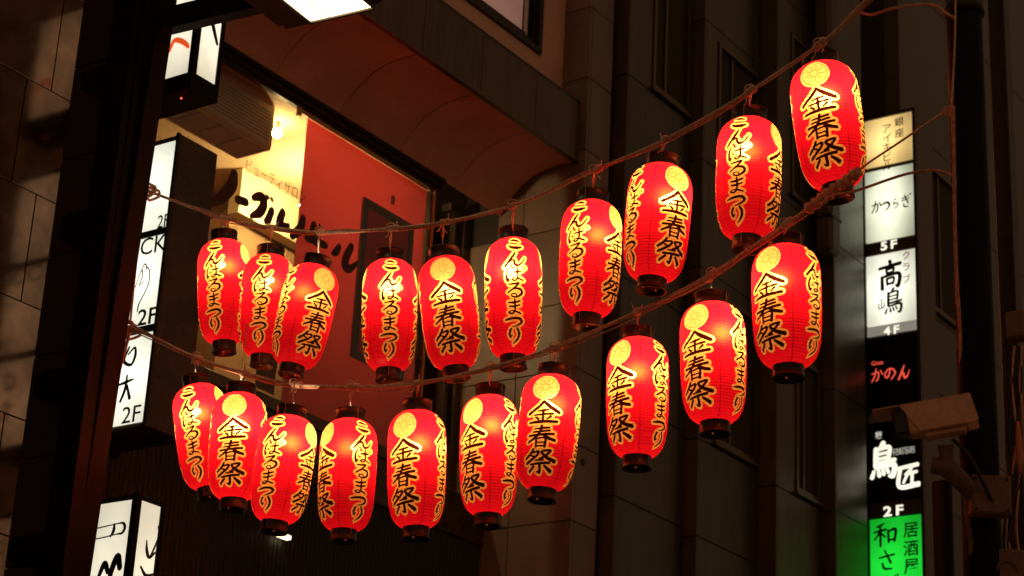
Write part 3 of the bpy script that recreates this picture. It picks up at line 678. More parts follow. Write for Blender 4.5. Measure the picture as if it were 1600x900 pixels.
# upper sign: two faces
def twoface(lab, pxl, z0, z1, xr, depth, cf=1.25):
    t = thing('blade_sign', lab, 'sign', 'blade signs stacked left of the salon window')
    b = MB(); b.box((-7.55, YS+.012, z0-.10), (xr-.014, YS+depth+.03, z1+.03), .004); b.build('sign_case', M['black'], t)
    b = MB(); b.box((xr-.03, YS-.006, z0-.10), (xr+.004, YS+.028, z1+.03)); b.box((-7.55, YS-.005, z0-.10), (xr-.031, YS+.011, z0-.002)); b.build('frame', M['black'], t)
    b = MB(); b.box((-7.54, YS, z0), (xr-.032, YS+.0118, z1), .002); b.build('lit_panel', lit('upface_%s' % lab[:5], -7.25, z0, z1, cf, col=(1, .93, .70)), t)
    b = MB(); b.box((xr-.0135, YS+.030, z0), (xr, YS+depth, z1), .002); b.build('lit_panel', lit('sideface_%s' % lab[:5], YS+.12, z0, z1, cf, axis=1, col=(1, .93, .68)), t)
    b = MB(); b.box((xr-.0138, YS+depth+.002, z0-.10), (xr+.003, YS+depth+.031, z1+.03)); b.box((xr-.0138, YS+.029, z0-.10), (xr+.003, YS+depth+.001, z0-.004)); b.build('frame', M['black'], t)
    return t
xs1 = -7.085; z10 = zY(298,112); z11 = z10 + .62
s1 = twoface('upper lit box sign under the lamp arm with a red brush stroke', 0, z10, z11, xs1, .175, 1.15)
M['redglow'] = emat('red_print', (1, .11, .02), .75)
q = pt(283, 66); brush_on([[(-10,76,8),(10,34,11),(45,42,12),(80,66,11),(96,84,8)]], .13, .13, (q[0], TY, q[2]), M['redglow'], s1)
q = onx(330, 52, xs1+.002); brush_on([[(10,-20,8),(50,30,10),(92,80,7)], [(60,-60,6),(90,-40,7)]], .12, .20, (xs1+.002, q[1], q[2]+.02), M['ink'], s1, rot=RX)
b = MB(); p0 = onx(272, 146, xs1-.15); b.sphere((xs1-.12, YS+.06, z10-.104), .005, 8, 6); b.build('indicator_light', emat('red_led', (1, .1, .05), 3), s1)
# lower sign
xs3 = -7.118; z31 = zY(209,780); z30 = z31-1.0
s3 = twoface('lower lit box sign at the bottom left lettered with a P', 0, z30, z31, xs3, .165, 1.1)
q = pt(180, 829); 
brush_on([[(-80,30,3),(-20,26,3),(60,20,3),(90,22,6),(100,45,8),(88,66,6),(60,68,3),(20,72,3)], [(-90,78,3),(-30,76,3),(34,72,3)], [(44,22,6),(44,50,9),(32,74,5)]], .13, .11, (q[0], TY, q[2]), M['ink'], s3)
q = pt(172, 893); brush_on([[(0,60,9),(20,20,12),(40,50,10)], [(50,90,10),(60,40,13),(80,0,14),(96,40,12)]], .14, .14, (q[0], TY, q[2]), M['ink'], s3)
q = onx(233, 868, xs3+.002); brush_on([[(20,10,3),(30,40,8),(50,55,7),(90,35,3)], [(90,-40,5),(96,-10,4),(60,50,5)], [(0,90,5),(40,110,8),(90,100,4)]], .10, .17, (xs3+.002, q[1], q[2]), M['ink'], s3, rot=RX)

# ------------------------------------------------------------------ salon bay
XG = -8.0; YW = 11.117
bay = thing('canopy', 'curved brown soffit canopy with bronze fascia above the salon window', 'canopy')
yj = [6.68 + .645*i for i in range(7)] + [YW-.004]
yj = [y for y in yj if y < YW-.1] + [YW-.004]
sof = [(-8.0,7.48),(-7.955,7.555),(-7.90,7.615),(-7.83,7.68),(-7.74,7.735),(-7.62,7.768),(-7.50,7.779),(-7.352,7.772)]
for a, c in zip(yj[:-1], yj[1:]):
    b = MB(); ya_, yb_ = a+.006, c-.006
    vs = [(x, ya_, z) for x, z in sof] + [(x, yb_, z) for x, z in sof] + [(x-.004, ya_, z+.02) for x, z in sof] + [(x-.004, yb_, z+.02) for x, z in sof]
    n = len(sof); fs = []
    b.add(vs[:2*n], [(i, i+1, n+i+1, n+i) for i in range(n-1)], True)
    for i in range(n-1): fs += [(2*n+i, 3*n+i, 3*n+i+1, 2*n+i+1), (i, 2*n+i, 2*n+i+1, i+1), (n+i, n+i+1, 3*n+i+1, 3*n+i)]
    b.add(vs, fs + [(0, n, 3*n, 2*n), (n-1, 3*n-1, 4*n-1, 2*n-1)]); b.build('soffit_panel', M['soffit'], bay)
    b = MB(); b.box((-7.375, a+.003, 7.775), (-7.35, c-.003, 8.215), .002); b.build('fascia_panel', M['fascia'], bay)
b = MB(); b.box((-8.3, 6.2, 8.05), (-7.378, YW-.006, 8.20)); b.box((-7.40, 6.2, 7.80), (-7.378, YW-.006, 8.04)); b.box((-8.3,6.2,7.81),(-7.41,YW-.006,7.83)); b.build('canopy_core', M['joint'], bay)
b = MB(); b.box((-7.385, 6.2, 7.762), (-7.343, YW-.005, 7.7735)); b.build('drip_edge', M['frame'], bay)
b = MB(); b.box((-7.378, 6.2, 8.216), (-7.352, YW-.005, 8.24)); b.build('fascia_cap', M['darkmetal'], bay)

# wall above the canopy with its window
XA = -7.52
aw = thing('upper_wall', 'brown wall above the canopy fascia with a bright blind window', 'wall')
g0 = onx(769, 0, XA); g1 = onx(829, 40, XA); f1 = onx(843, 60, XA)
zwb = g1[2]; ywr = g1[1]
b = MB(); b.box((XA-.25, ywr+.14, 8.2), (XA, YW-.004, 13)); b.box((XA-.25, 6.2, 8.2), (XA, ywr+.135, zwb-.18)); b.build('wall_panel', M['soffit'], aw)
b = MB()
for k, (o_, xx) in enumerate(((.13, .0), (.09, -.03), (.045, -.06))):
    b.box((XA-.12, 7.4, zwb-o_-.045), (XA+xx+.02, ywr+o_, zwb-o_)); b.box((XA-.12, ywr+o_-.045, zwb-o_+.001), (XA+xx+.02, ywr+o_, 12))
b.build('window_frame', M['darkmetal'], aw)
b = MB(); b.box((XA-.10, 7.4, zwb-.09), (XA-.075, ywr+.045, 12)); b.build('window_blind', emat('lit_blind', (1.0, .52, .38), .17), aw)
b = MB(); b.box((XA-.05, ywr-.015, zwb-.09), (XA-.02, ywr-.006, 12)); b.build('blind_rail', M['wire'], aw)
# twisted plant-like tassel silhouette on the blind
b = MB(); q = onx(822, 18, XA-.06); b.tube([(q[0]+.01, q[1]+.01*math.sin(i*1.3), q[2]-.12+.02*i) for i in range(16)], [.006+.004*math.sin(i*2.1) for i in range(16)], 6); b.build('tassel', M['ink'], aw)

# stone tiled return wall facing the camera, right of the salon
tw = thing('tiled_wall', 'brown granite tiled wall right of the salon window, ending in a corner', 'wall')
XC = -7.30
b = MB(); b.box((-9.2, YW+.012, 0), (XC-.012, 11.42, 13.5)); b.build('wall_core', M['joint'], tw)
tz = [7.29 - .57 - .49 - .53*k for k in range(12)]
tz = [13.3, 12.76, 12.22, 11.69, 11.15, 10.62, 10.08, 9.55, 9.0, 8.43, 7.86, 7.29, 6.72, 6.23, 5.70, 5.17, 4.64, 4.11, 3.58, 3.05, 2.5, 1.9, 1.3, .7, .1]
for i in range(len(tz)-1):
    z1, z0 = tz[i], tz[i+1]
    if z0 < 7.8:
        for xa_, xb_ in ((-8.48, -7.80), (-7.80, XC)) if z0 < 7.2 else ((-8.02, -7.80), (-7.80, XC)):
            b = MB(); b.box((xa_+.003, YW-random.uniform(0, .0015), z0+.003), (xb_-(.003 if xb_ != XC else 0), YW+.03, z1-.003), .002); b.build('tile', M['stone'], tw)
    else:
        b = MB(); b.box((-7.62, YW, z0+.003), (XC, YW+.03, z1-.003), .002); b.build('tile', M['stone'], tw)
    b = MB(); b.box((XC-.03, YW+.034, z0+.003), (XC+.001, 11.43, z1-.003), .002); b.build('tile', M['stone'], tw)

# small round plaque on the corner strip
b = MB(); q = onx(910, 722, XC); 
for a in (0,):
    b.tube([(XC+.001, q[1], q[2]), (XC+.012, q[1], q[2])], .022, 14)
b.build('round_vent', M['darkmetal'], tw)

# recess right of the salon glass
rc = thing('recess_wall', 'dark recessed wall strip between the salon glass and the tiled wall', 'wall')
b = MB(); b.box((-8.6, 10.36, 3.0), (-8.5, YW-.002, 7.47)); b.build('back_panel', M['backdark'], rc)
b = MB()
for (p0, p1) in (((692,327),(752,348)),):
    a = onx(698, 325, -8.3); c_ = onx(752, 352, -8.3)
    b.box((-8.34, a[1], a[2]-.02), (-8.26, YW-.003, a[2]+.035)); b.box((-8.34, YW-.075, 5.0), (-8.26, YW-.004, a[2]-.021)); b.box((-8.34, YW-.15, 5.0), (-8.29, YW-.11, a[2]-.021))
b.build('door_frame', M['frame'], rc)

# salon glazing
sw = thing('salon_window', 'large salon shop window with brown brush lettering and brass top rail', 'window')
YE = 10.33; ZT = 7.375; ZB = 5.44
b = MB(); b.box((XG-.03, 7.2, ZT+.075), (XG+.03, YE+.08, ZT+.105)); b.box((XG-.03, 7.2, ZT+.035), (XG+.015, YE+.06, ZT+.0745)); b.box((XG-.03, 7.2, ZT), (XG+.0, YE+.04, ZT+.0345)); b.build('window_frame', M['darkmetal'], sw)
b = MB(); b.box((XG-.03, 7.2, ZB-.08), (XG+.02, YE, ZB), .004); b.build('window_sill', M['frame'], sw)
b = MB(); y0 = onx(470, 176, XG+.01)[1]; b.tube([(XG+.008, y0, ZT-.022), (XG+.008, YE-.10, ZT-.022)], .014, 10); b.box((XG-.004, y0-.03, ZT-.07), (XG+.022, y0+.002, ZT+.0), .004); b.build('brass_rail', M['gold'], sw)
b = MB(); b.box((XG-.004, 7.2, ZB), (XG+.004, YE-.012, ZT-.001)); b.build('glass_pane', M['glass'], sw)
b = MB(); b.box((XG-.42, YE-.010, ZB), (XG-.005, YE-.002, ZT-.001)); b.build('side_pane', M['glass'], sw)
b = MB(); b.box((XG-.005, YE-.0115, ZB), (XG+.006, YE+.004, ZT-.001)); b.box((XG-.42, YE-.012, ZB), (XG-.408, YE+.0, ZT-.001)); b.build('corner_bead', M['gold'], sw)
b = MB(); b.box((XG-.5, YE+.005, 5.2), (XG-.43, YE+.03, ZT+.05)); b.build('side_post', M['frame'], sw)
# lettering on the glass
XT = XG+.007
def gpt(px, pyy): p = onx(px, pyy, XT); return p
a = gpt(386, 258); c_ = gpt(476, 309)
text_on('ビューティサロン', .098, (XT, (a[1]+c_[1])/2, (a[2]+c_[2])/2), M['dark_letter'], sw, rot=RX, sx=(c_[1]-a[1])/.74, off=-.0015)
def gl(strokes):
    """strokes given as photograph pixels lying on the glass"""
    b = MB()
    for si, st in enumerate(strokes):
        P = []
        for x, y, w in st:
            p = gpt(x, y); P.append((p[1], p[2], w*.0056))
        S = smooth_stroke(P, 7); T = np.gradient(S[:, :2], axis=0); T /= np.linalg.norm(T, axis=1)[:, None]+1e-9; Nn = np.stack([-T[:, 1], T[:, 0]], -1)
        n = len(S); xx = XT+.001+si*.0004
        L_ = [(xx, *(S[i, :2]+Nn[i]*S[i, 2])) for i in range(n)]; R_ = [(xx, *(S[i, :2]-Nn[i]*S[i, 2])) for i in range(n)]
        b.add(L_+R_, [(i, n+i, n+i+1, i+1) for i in range(n-1)])
        for e, s in ((0, -1), (n-1, 1)):
            a0 = math.atan2(T[e][1]*s, T[e][0]*s); pts = [(xx, S[e, 0]+S[e, 2]*math.cos(a0+q), S[e, 1]+S[e, 2]*math.sin(a0+q)) for q in (1.57,1.05,.52,0,-.52,-1.05,-1.57)]
            b.add(pts, [tuple(range(7))])
    return b
gl([[(366,273,6),(362,290,8),(346,308,7),(328,318,4)], [(371,312,5),(384,316,5)],
    [(396,309,4),(408,308,6),(412,318,6),(405,332,6),(392,338,3)], [(417,307,2.6),(418,309,2.6)], [(424,311,2.6),(425,313,2.6)],
    [(424,330,5),(419,342,5),(415,346,4)], [(441,332,5),(436,348,6),(440,353,5),(450,353,3)],
    [(473,342,5),(468,358,6),(456,368,5)], [(490,352,5),(488,366,6),(494,378,6)], [(499,353,3),(500,355,3)], [(478,372,4),(500,380,5),(508,384,4)],
    [(529,386,4),(524,394,5),(519,396,3)], [(548,386,5),(540,402,6),(538,416,6),(546,420,5),(558,410,2)]]).build('lettering', M['dark_letter'], sw)

# interior
room = thing('salon_interior', 'warm lit salon room seen through the glass, cream walls and ceiling', 'room')
b = MB(); b.box((-10.6, 6.6, 7.40), (XG-.035, YE+.03, 7.47)); b.build('ceiling', M['ceiling'], room)
yc = onz(388, 270, 7.4)[1]
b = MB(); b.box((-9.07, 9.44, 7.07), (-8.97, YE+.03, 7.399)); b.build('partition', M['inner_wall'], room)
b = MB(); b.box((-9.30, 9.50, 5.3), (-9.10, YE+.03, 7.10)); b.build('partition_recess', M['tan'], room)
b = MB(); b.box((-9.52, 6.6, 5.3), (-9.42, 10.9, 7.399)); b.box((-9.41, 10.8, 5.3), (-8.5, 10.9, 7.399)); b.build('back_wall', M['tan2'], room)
b = MB(); b.box((-10.6, 6.6, 5.2), (XG-.035, YE+.03, 5.3)); b.build('floor_slab', M['backdark'], room)
b = MB(); b.box((-9.415, 8.7, 5.3), (-9.38, 8.77, 6.85)); b.box((-9.415, 9.3, 5.3), (-9.38, 9.37, 6.85)); b.box((-9.415, 8.7, 6.851), (-9.38, 9.37, 6.92)); b.build('door_frame', M['acgrey'], room)
# red roller screen right behind the glass
YR = onx(470, 300, XG-.05)[1]
b = MB(); b.box((XG-.052, YR, ZB), (XG-.05, YE-.03, ZT-.0005)); rs = tag(b.build('roller_screen', M['red_screen']), 'red translucent screen hung behind the salon glass', 'screen')
pf = thing('framed_panel', 'dark framed deep red panel against the red screen', 'frame')
a = onx(568, 318, XG-.035); bq = onx(646, 366, XG-.035); lowz = 6.0
yl, yr_, zt = a[1], bq[1], (a[2]+bq[2])/2
b = MB(); b.box((XG-.048, yl, lowz), (XG-.030, yl+.055, zt-.001)); b.box((XG-.048, yr_-.045, lowz), (XG-.030, yr_, zt-.001)); b.box((XG-.048, yl, zt), (XG-.030, yr_, zt+.055)); b.box((XG-.048, yl, lowz-.05), (XG-.030, yr_, lowz-.001)); b.build('frame', M['strip'], pf)
b = MB(); b.box((XG-.049, yl+.055, lowz), (XG-.040, yr_-.045, zt)); b.build('panel', M['red_deep'], pf)
q = onx(613, 313, XG-.045); b = MB(); b.box((XG-.049, q[1]-.014, q[2]-.03), (XG-.030, q[1]+.014, q[2]+.03), .004); tag(b.build('latch', M['strip']), 'small dark latch on the red screen above the framed panel', 'latch')
# ceiling air conditioner
ac = thing('air_conditioner', 'grey brown ceiling air conditioner with gridded underside behind the glass', 'air conditioner')
b = MB(); b.box((-8.46, 7.3, 7.112), (-8.17, 8.84, 7.398), .008); b.build('casing', M['acgrey'], ac)
b = MB(); b.box((-8.455, 7.3, 7.098), (-8.435, 8.835, 7.111)); b.box((-8.195, 7.3, 7.098), (-8.175, 8.835, 7.111)); b.box((-8.434, 8.815, 7.098), (-8.196, 8.835, 7.111)); b.build('grille_frame', M['ceiling'], ac)
for k in range(7):
    y0 = 7.42 + k*.198
    b = MB(); b.box((-8.432, y0+.006, 7.102), (-8.198, y0+.190, 7.111), .002); b.build('grille_panel', M['grille'], ac)
b = MB()
for k in range(9): b.box((-8.169, 7.4, 7.15+.024*k), (-8.166, 8.80, 7.156+.024*k))
b.build('louvre', M['grille'], ac)
# lit bulb on the ceiling
lp = thing('ceiling_lamp', 'bare bright round bulb on the salon ceiling beside the air conditioner', 'lamp')
q = onz(433, 208, 7.32); M['bulb2'] = emat('bulb_glow_soft', (1.0, .74, .40), 1050.0); M['bulb'] = emat('bulb_glow', (1.0, .72, .32), 170.0)
b = MB(); b.sphere(q, .032, 20, 12); b.build('bulb', M['bulb'], lp)
b = MB(); b.tube([(q[0], q[1], q[2]+.030), (q[0], q[1], 7.399)], .014, 14); b.build('lamp_base', M['acgrey'], lp)
lp2 = thing('ceiling_lamp', 'second salon ceiling bulb shining through the red screen', 'lamp')
q = (-8.55, 9.62, 7.10)
b = MB(); b.sphere(q, .032, 20, 12); b.build('bulb', M['bulb2'], lp2)
b = MB(); b.tube([(q[0], q[1], q[2]+.031), (q[0], q[1], 7.399)], .010, 10); b.build('lamp_base', M['acgrey'], lp2)

# shutter and lower wall below the salon window
lw = thing('lower_wall', 'black corrugated wall below the salon window', 'wall')
b = MB(); b.box((XG-.10, 7.0, 0), (XG-.012, YW-.01, ZB-.081)); b.build('wall_core', M['backdark'], lw)
nr = 110
b = MB(); ys_ = np.linspace(7.02, YW-.012, nr*2+1); vs = []; fs = []
for i, yv in enumerate(ys_):
    xx = XG - .010 + (.010 if (i//1) % 2 else 0); vs += [(xx, yv, .1), (xx, yv, 5.05)]
for i in range(len(ys_)-1): fs.append((2*i, 2*i+2, 2*i+3, 2*i+1))
b.add(vs, fs); b.build('corrugated_sheet', M['shutter'], lw)
b = MB(); b.box((XG-.011, 7.02, 5.055), (XG+.01, YW-.012, 5.352), .004); b.build('transom_panel', M['signbox'], lw)
sl = thing('strip_lamp', 'tiny white strip lamp glowing under the leaning lantern', 'lamp')
q = onx(443, 838, XG+.06); b = MB(); b.box((XG+.04, q[1]-.05, q[2]-.012), (XG+.08, q[1]+.05, q[2]+.012), .004); b.build('tube', emat('strip_glow', (1, .85, .5), 3.0), sl)
b = MB(); b.box((XG-.0, q[1]-.06, q[2]+.013), (XG+.09, q[1]+.06, q[2]+.03)); b.build('holder', M['black'], sl)
# pale notice card behind the lower glass
q = onx(414, 585, XG-.2); b = MB(); b.box((XG-.21, q[1]-.07, q[2]-.10), (XG-.20, q[1]+.10, q[2]+.12)); tag(b.build('notice_card', M['facade_stone']), 'pale blank card behind the glass below the tilted lantern', 'card')

# ------------------------------------------------------------------ facade right of the corner: stepped bays
def bay_build(lab, xf, y0, y1, joints, windows, xin, mat=None, xback=-7.62):
    t = thing('facade_bay', lab, 'facade', 'stepped metal facade bays')
    mat = mat or M['facade']
    b = MB(); b.box((xback-.3, y0+.02, 0), (xf-.02, y1-.003, 13.5)); b.build('bay_core', M['joint'], t)
    # near pilaster strip facing the camera
    zz = [0.05] + sorted(joints) + [13.4]
    for z0, z1 in zip(zz[:-1], zz[1:]):
        b = MB(); b.box((xin, y0, z0+.004), (xf, y0+.019, z1-.004), .0015); b.build('edge_strip', M['facade_stone'], t)
        # wall panel, split round windows
        ws = [w for w in windows if w[2] >= z0-.01 and w[3] <= z1+.01]
        if not ws:
            b = MB(); b.box((xf-.018, y0+.021, z0+.004), (xf, y1-.004, z1-.004), .0015); b.build('wall_panel', mat, t)
        else:
            wy0, wy1, wz0, wz1 = ws[0]
            for nm, q in (('a', (y0+.021, wy0, z0+.004, z1-.004)), ('b', (wy1, y1-.004, z0+.004, z1-.004)), ('c', (wy0+.001, wy1-.001, z0+.004, wz0)), ('d', (wy0+.001, wy1-.001, wz1, z1-.004))):
                if q[1]-q[0] > .01 and q[3]-q[2] > .01:
                    b = MB(); b.box((xf-.018, q[0], q[2]), (xf, q[1], q[3])); b.build('wall_panel', mat, t)
            fr = MB(); e = .035
            fr.box((xf-.06, wy0+.001, wz0+.001), (xf+.012, wy0+e, wz1-.001)); fr.box((xf-.06, wy1-e, wz0+.001), (xf+.012, wy1-.001, wz1-.001))
            fr.box((xf-.06, wy0+e+.001, wz1-e), (xf+.012, wy1-e-.001, wz1-.001)); fr.box((xf-.06, wy0+e+.001, wz0+.001), (xf+.012, wy1-e-.001, wz0+e))
            w_ = fr.build('window', M['frame'], t)
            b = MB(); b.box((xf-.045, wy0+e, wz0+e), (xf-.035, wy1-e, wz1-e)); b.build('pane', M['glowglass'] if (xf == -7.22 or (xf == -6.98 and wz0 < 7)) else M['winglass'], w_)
            ym = wy0 + (wy1-wy0)*.38
            b = MB(); b.box((xf-.034, ym-.014, wz0+e+.001), (xf-.005, ym+.014, wz1-e-.001)); b.build('mullion', M['frame'], w_)
            b = MB(); b.box((xf+.0005, wy0-.02, wz0-.03), (xf+.03, wy1+.02, wz0-.002), .003); b.build('sill', M['frame'], w_)
    return t
b = MB(); b.box((-7.95, 11.435, 0), (-7.62, 11.60, 13.5)); tag(b.build('groove_wall', M['backdark']), 'dark vertical groove between the stone corner and the metal bays', 'wall')
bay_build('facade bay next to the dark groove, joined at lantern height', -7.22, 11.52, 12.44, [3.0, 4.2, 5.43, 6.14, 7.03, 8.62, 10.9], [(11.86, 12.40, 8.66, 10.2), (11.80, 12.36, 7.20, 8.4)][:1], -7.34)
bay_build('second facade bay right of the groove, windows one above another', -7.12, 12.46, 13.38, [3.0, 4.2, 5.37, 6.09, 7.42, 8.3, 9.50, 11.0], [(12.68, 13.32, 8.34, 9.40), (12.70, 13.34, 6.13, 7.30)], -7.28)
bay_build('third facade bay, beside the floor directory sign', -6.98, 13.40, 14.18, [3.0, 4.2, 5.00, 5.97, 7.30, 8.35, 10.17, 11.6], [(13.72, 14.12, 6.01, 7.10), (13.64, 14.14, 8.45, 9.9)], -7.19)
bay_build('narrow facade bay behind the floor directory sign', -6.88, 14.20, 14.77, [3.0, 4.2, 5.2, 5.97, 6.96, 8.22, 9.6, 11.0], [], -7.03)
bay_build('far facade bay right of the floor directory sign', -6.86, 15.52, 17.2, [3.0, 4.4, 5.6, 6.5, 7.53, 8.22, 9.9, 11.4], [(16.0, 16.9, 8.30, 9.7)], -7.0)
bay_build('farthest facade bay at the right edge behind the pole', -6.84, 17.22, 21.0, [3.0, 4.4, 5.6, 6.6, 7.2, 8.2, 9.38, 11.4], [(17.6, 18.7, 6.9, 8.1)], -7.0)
# round downpipe end
dpipe = thing('downpipe', 'short square downpipe ending beside the directory sign', 'pipe')
a = onx(1297, 300, -6.86); q = onx(1297, 398, -6.86)
b = MB(); b.box((-6.96, q[1]-.09, q[2]), (-6.80, q[1]+.09, 13.0), .03); b.build('pipe', M['facade_stone'], dpipe)
b = MB(); b.box((-6.965, q[1]-.095, q[2]+.30), (-6.795, q[1]+.095, q[2]+.325), .003); b.build('pipe_band', M['darkmetal'], dpipe)

# ------------------------------------------------------------------ right floor directory sign
YD = 15.0
ds = thing('directory_sign', 'tall vertical floor directory sign with seven stacked name panels', 'sign')
def z_(y, x=1354): return ony(x, y, YD)[2]
xl, xr_ = ony(1354, 450, YD)[0], ony(1431, 450, YD)[0]
b = MB(); b.box((xl-.06, YD+.02, 3.2), (xr_+.03, YD+.34, z_(190)+.03), .01); b.build('sign_case', M['signbox'], ds)
b = MB(); b.box((xr_+.004, YD-.01, 3.2), (xr_+.031, YD+.019, z_(190)+.03)); b.box((xl-.06, YD-.01, 3.2), (xl-.004, YD+.019, z_(190)+.03)); b.box((xl-.003, YD-.01, z_(190)+.0045), (xr_+.003, YD+.019, z_(190)+.03)); b.build('frame', M['signbox'], ds)
b = MB(); b.box((-6.9, YD+.12, 5.0), (xl-.061, YD+.20, 5.06)); b.box((-6.9, YD+.12, 8.6), (xl-.061, YD+.20, 8.66)); b.build('wall_bracket', M['darkmetal'], ds)
def panel(y0, y1, mat, name='lit_panel'):
    b = MB(); b.box((xl, YD, z_(y1)), (xr_, YD+.018, z_(y0)), .002); return b.build(name, mat, ds)
def dlit(n, y0, y1, col, s, lo=.5, half=.24): return emat(n, col, s, [(0, (xl+xr_)/2-.02, half, lo), (2, (z_(y0)+z_(y1))/2, (z_(y0)-z_(y1))*.6, .6)])
panel(190, 263, dlit('yellow_face', 190, 263, (1, .68, .24), 1.6, .45))
panel(270, 380, dlit('greenwhite_face', 270, 380, (.93, .98, .70), 1.5, .32, .27))
panel(402, 511, dlit('white_face', 402, 511, (1, 1, .80), 1.7, .55))
panel(647, 663, M['silver'], 'blank_strip')
panel(530, 646, M['panel_dark'], 'dark_panel')
panel(666, 786, M['panel_dark'], 'dark_panel')
panel(813, 960, dlit('green_face', 813, 960, (.015, .95, .05), .85, .75))
panel(382, 400, M['strip'], 'floor_strip')
panel(512, 527, emat('grey_strip', (.5, .47, .38), .45), 'floor_strip')
panel(788, 811, M['strip'], 'floor_strip')
TD = YD-.003
def dpt(px, pyy): p = ony(px, pyy, YD); return (p[0], TD, p[2])
M['white_letter'] = emat('lit_white_letter', (1, .97, .78), 1.1)
M['pale_letter'] = emat('pale_letter', (.8, .82, .66), .55)
M['red_letter'] = emat('lit_red_letter', (1, .10, .06), .9)
vtext('アイキビル', .098, dpt(1386, 201), .088, M['ink'], ds, sx=1.0)
vtext('銀座', .088, dpt(1405, 190), .108, M['ink'], ds, off=.0004)
def bchar(nm, px, pyy, w, h, mat, k=1.0):
    st = [[(x, y, r*k) for x, y, r in q] for q in GLY[nm]]
    return brush_on(st, w, h, dpt(px, pyy), mat, ds)
for nm, x, y, w in (('ka', 1370, 324, .10), ('tsu', 1384, 322, .085), ('ra', 1399, 318, .08), ('gi', 1415, 315, .10)): bchar(nm, x, y, w, w*1.2, M['ink'], 1.25)
text_on('5F', .105, dpt(1389, 383), M['white_letter'], ds, off=.003, sx=1.25, space=1.35)
bchar('taka', 1391, 430, .20, .235, M['ink'], 1.35); bchar('tori', 1396, 471, .15, .22, M['ink'], 1.15); bchar('yama', 1378, 476, .06, .10, M['ink'], 1.2)
vtext('クラブ', .085, dpt(1416, 399), .105, M['red_ink'], ds)
text_on('4F', .10, dpt(1393, 516), M['white_letter'], ds, off=.002, sx=1.2, space=1.4)
text_on('Ginza', .052, dpt(1371, 567), M['red_letter'], ds, sx=.9)
for nm, x, y in (('ka', 1371, 587), ('no', 1391, 584), ('n', 1412, 582)): bchar(nm, x, y, .115, .125, M['red_letter'], 1.0)
bchar('tori', 1380, 721, .21, .29, M['white_letter'], 1.55); bchar('takumi', 1418, 745, .20, .21, M['white_letter'], 1.1)
text_on('YAKITORI', .043, dpt(1412, 702), M['pale_letter'], ds, sx=1.0)
text_on('TORI-SHO', .043, dpt(1412, 707), M['pale_letter'], ds, sx=1.0)
text_on('炭', .06, dpt(1373, 680), M['pale_letter'], ds, off=.003)
text_on('2F', .115, dpt(1396, 798), M['white_letter'], ds, off=.003, sx=1.3, space=1.4)
bchar('wa', 1384, 836, .20, .19, M['ink'], 1.1); bchar('sa', 1386, 876, .17, .16, M['ink'], 1.1); bchar('gi', 1388, 916, .17, .16, M['ink'], 1.1)
vtext('居酒屋', .135, dpt(1423, 828), .148, M['ink'], ds, off=.0016)

# ------------------------------------------------------------------ right: pole, camera, boxes and cables
rp = thing('utility_pole', 'black utility pole at the right that the ropes are tied to', 'pole')
a = at(1521, 450, 7.02); b = MB(); b.tube([(a[0], a[1], z) for z in np.linspace(0, 9, 20)], [.064-.001*i*.3 for i in range(20)], 20); b.build('pole_shaft', M['black'], rp)
for z in (3.05, 5.2):
    b = MB(); b.lathe([(.066,-.02),(.071,-.018),(.071,.018),(.066,.02)], 20, (a[0], a[1], z)); b.build('pole_band', M['darkmetal'], rp)
# second dark mast behind it at the right edge
rp2 = thing('steel_mast', 'brown steel mast at the right edge behind the pole', 'mast')
q = at(1578, 450, 7.3); b = MB(); b.box((q[0]-.03, q[1]-.03, 0), (q[0]+.03, q[1]+.03, 9), .004); b.build('mast_shaft', M['darkmetal'], rp2)
# orange clip
q = at(1592, 700, 6.8); b = MB(); b.lathe([(.0001,.09),(.006,.085),(.010,.03),(.011,-.03),(.007,-.08),(.0001,-.085)], 12, tuple(q)); tag(b.build('plastic_clip', M['orange_tag']), 'slim orange plastic clip hanging among cables at the right edge', 'clip')
q = at(1588, 512, 6.9); b = MB(); b.box((q[0]-.03, q[1]-.03, q[2]-.045), (q[0]+.035, q[1]+.03, q[2]+.05), .008); tag(b.build('terminal_box', M['box_paint']), 'small brown terminal box high at the right edge', 'box')
for k, (x0, sx_) in enumerate(((1578, 3), (1585, -4), (1591, 5), (1597, -3))):
    loose('cable', ('dark cable bundle strand %s at the right edge mast' % ('nearest the pole', 'second from the pole', 'beside the orange clip', 'at the frame edge')[k]),
          [(x0, 540), (x0+sx_, 600), (x0-sx_, 680), (x0+sx_, 740), (x0-3*abs(sx_), 830), (x0-2*sx_, 910)], lambda x: 6.86, .0045, M['cable'] if k % 2 else M['blackcable'])
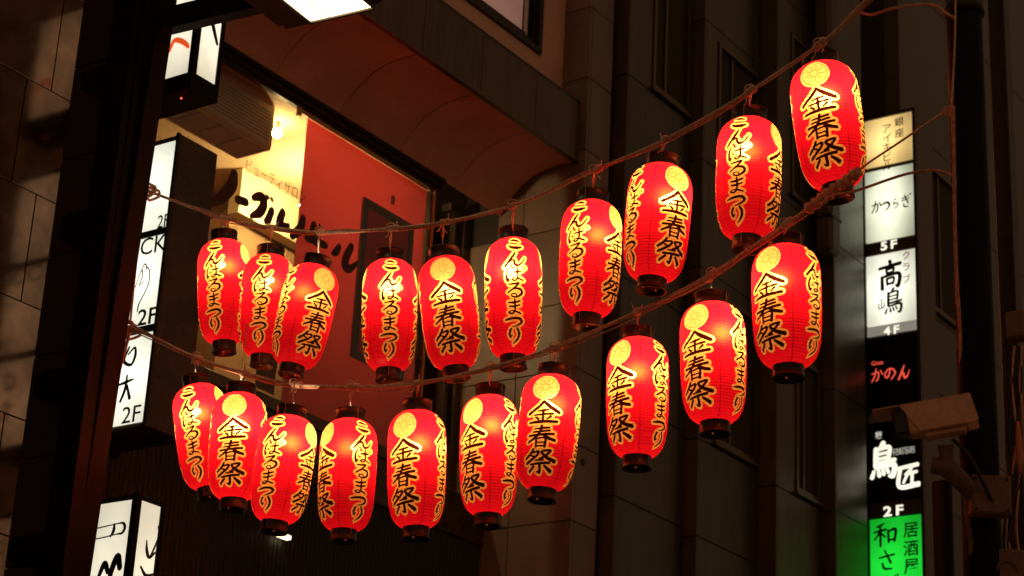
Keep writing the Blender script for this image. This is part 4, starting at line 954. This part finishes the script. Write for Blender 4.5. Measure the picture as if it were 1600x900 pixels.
# CCTV camera: housing with sunshield, pointing left and slightly down
cc = thing('security_camera', 'beige security camera on a bracket, pointing left in front of the directory sign', 'security camera')
DC = 6.55
h0 = at(1380, 664, DC); h1 = at(1500, 643, DC); dirv = (h1-h0)/np.linalg.norm(h1-h0)
upv = np.array([0, 0, 1.0]); upv = upv - dirv*(upv @ dirv); upv /= np.linalg.norm(upv); sdv = np.cross(dirv, upv)
def frame_m(o): return Matrix(((dirv[0], sdv[0], upv[0], o[0]), (dirv[1], sdv[1], upv[1], o[1]), (dirv[2], sdv[2], upv[2], o[2]), (0, 0, 0, 1)))
S = DC/FOC   # metres per pixel here
org = at(1447, 655, DC); FM = frame_m(org)
def cpart(fn, name, mat, par=cc):
    b = MB(); fn(b); o = b.build(name, mat, par); 
    if par is cc: o.matrix_world = FM
    return o
def shield(b):   # roof plate with a folded side on each edge, cut back diagonally at the front
    L0, L1, w, h, t = -78*S, 72*S, .044, 23*S, .003
    b.box((L0, -w, h-t), (L1, w, h), .0012)
    for sg in (-1, 1):
        y0, y1 = sg*w, sg*(w-t)
        pf = [(-36*S, h-t-.0005), (L1, h-t-.0005), (L1+5*S, -h+3*S), (L1, -h), (-12*S, -h)]; n = 5
        vs = [(x, y0, z) for x, z in pf] + [(x, y1, z) for x, z in pf]
        b.add(vs, [tuple(range(n)), tuple(range(2*n-1, n-1, -1))] + [(k, (k+1) % n, n+(k+1) % n, n+k) for k in range(n)])
cpart(shield, 'sunshield', M['camera_paint'])
cpart(lambda b: b.box((-28*S, -.036, -24*S), (64*S, .036, 17*S), .006), 'housing', M['camera_paint'])
cpart(lambda b: b.box((-50*S, -.034, -21*S), (-28.2*S, .034, 15*S), .004), 'front_window', M['lens'])
cpart(lambda b: [b.tube([(x, -.0425, -12*S), (x, -.0455, -12*S)], .004, 8) for x in (-20*S, 45*S)] and None, 'screw', M['darkmetal'])
cpart(lambda b: b.box((-6*S, -.026, -31*S), (56*S, .026, -24.5*S), .003), 'mount_plate', M['camera_paint'])
b = MB(); j0 = at(1478, 695, DC+.02); j1 = at(1480, 730, DC+.02); j2 = at(1515, 765, DC+.10); j3 = at(1540, 786, DC+.12)
b.tube([j0, (j0*.4+j1*.6), j1], [.026, .022, .030], 12); b.build('swivel', M['box_paint'], cc)
b = MB(); b.tube([at(1455, 726, DC+.02), j1, j2, j3], [.028, .032, .028, .026], 12); b.build('bracket_arm', M['box_paint'], cc)
b = MB(); pts = crspline([at(1488, 686, DC), at(1505, 702, DC), at(1520, 722, DC+.02), at(1535, 752, DC+.05), at(1560, 805, DC+.1)]); b.tube(pts, .0065, 8); b.build('camera_cable', M['blackcable'], cc)
# junction box, with a flexible conduit and a lower box
jb = thing('junction_box', 'brown junction box strapped to the right pole behind the camera', 'box')
q = at(1546, 776, 6.66); b = MB(); b.box((-.062, -.03, -.062), (.062, .03, .062), .006); o = b.build('box_body', M['box_paint'], jb); o.matrix_world = Matrix.Translation(q) @ Matrix.Rotation(YAW, 4, 'Z')
b = MB()
for sx_, sz in ((-.05, -.05), (.05, -.05), (-.05, .05), (.05, .05)): b.sphere((sx_, -.0305, sz), .005, 8, 5)
o = b.build('box_screw', M['darkmetal'], jb); o.matrix_world = Matrix.Translation(q) @ Matrix.Rotation(YAW, 4, 'Z')
b = MB(); b.tube(crspline([at(1508, 770, 6.7), at(1512, 810, 6.7), at(1518, 860, 6.7), at(1520, 930, 6.7)]), .009, 8); tag(b.build('conduit', M['box_paint']), 'beige conduit dropping from the camera bracket', 'conduit')
q = at(1578, 905, 6.75); lb = thing('equipment_box', 'brown equipment box cut by the lower right corner', 'box')
b = MB(); b.box((-.078, -.05, -.09), (.10, .05, .085), .008); o = b.build('box_body', M['box_paint'], lb); o.matrix_world = Matrix.Translation(q) @ Matrix.Rotation(YAW, 4, 'Z')
b = MB(); b.tube([(-.02+.035*math.cos(a_), -.053, .01+.035*math.sin(a_)) for a_ in np.linspace(0, 3.14, 10)], .005, 8); o = b.build('box_handle', M['box_paint'], lb); o.matrix_world = Matrix.Translation(q) @ Matrix.Rotation(YAW, 4, 'Z')
# black standpipe left of the pole, in front of the facade
sp_ = at(1474, 830, 8.6); b = MB(); b.tube([(sp_[0], sp_[1], 0), (sp_[0], sp_[1], at(1474, 748, 8.6)[2])], .040, 16); tag(b.build('standpipe', M['black']), 'black upright pipe rising under the security camera', 'pipe')
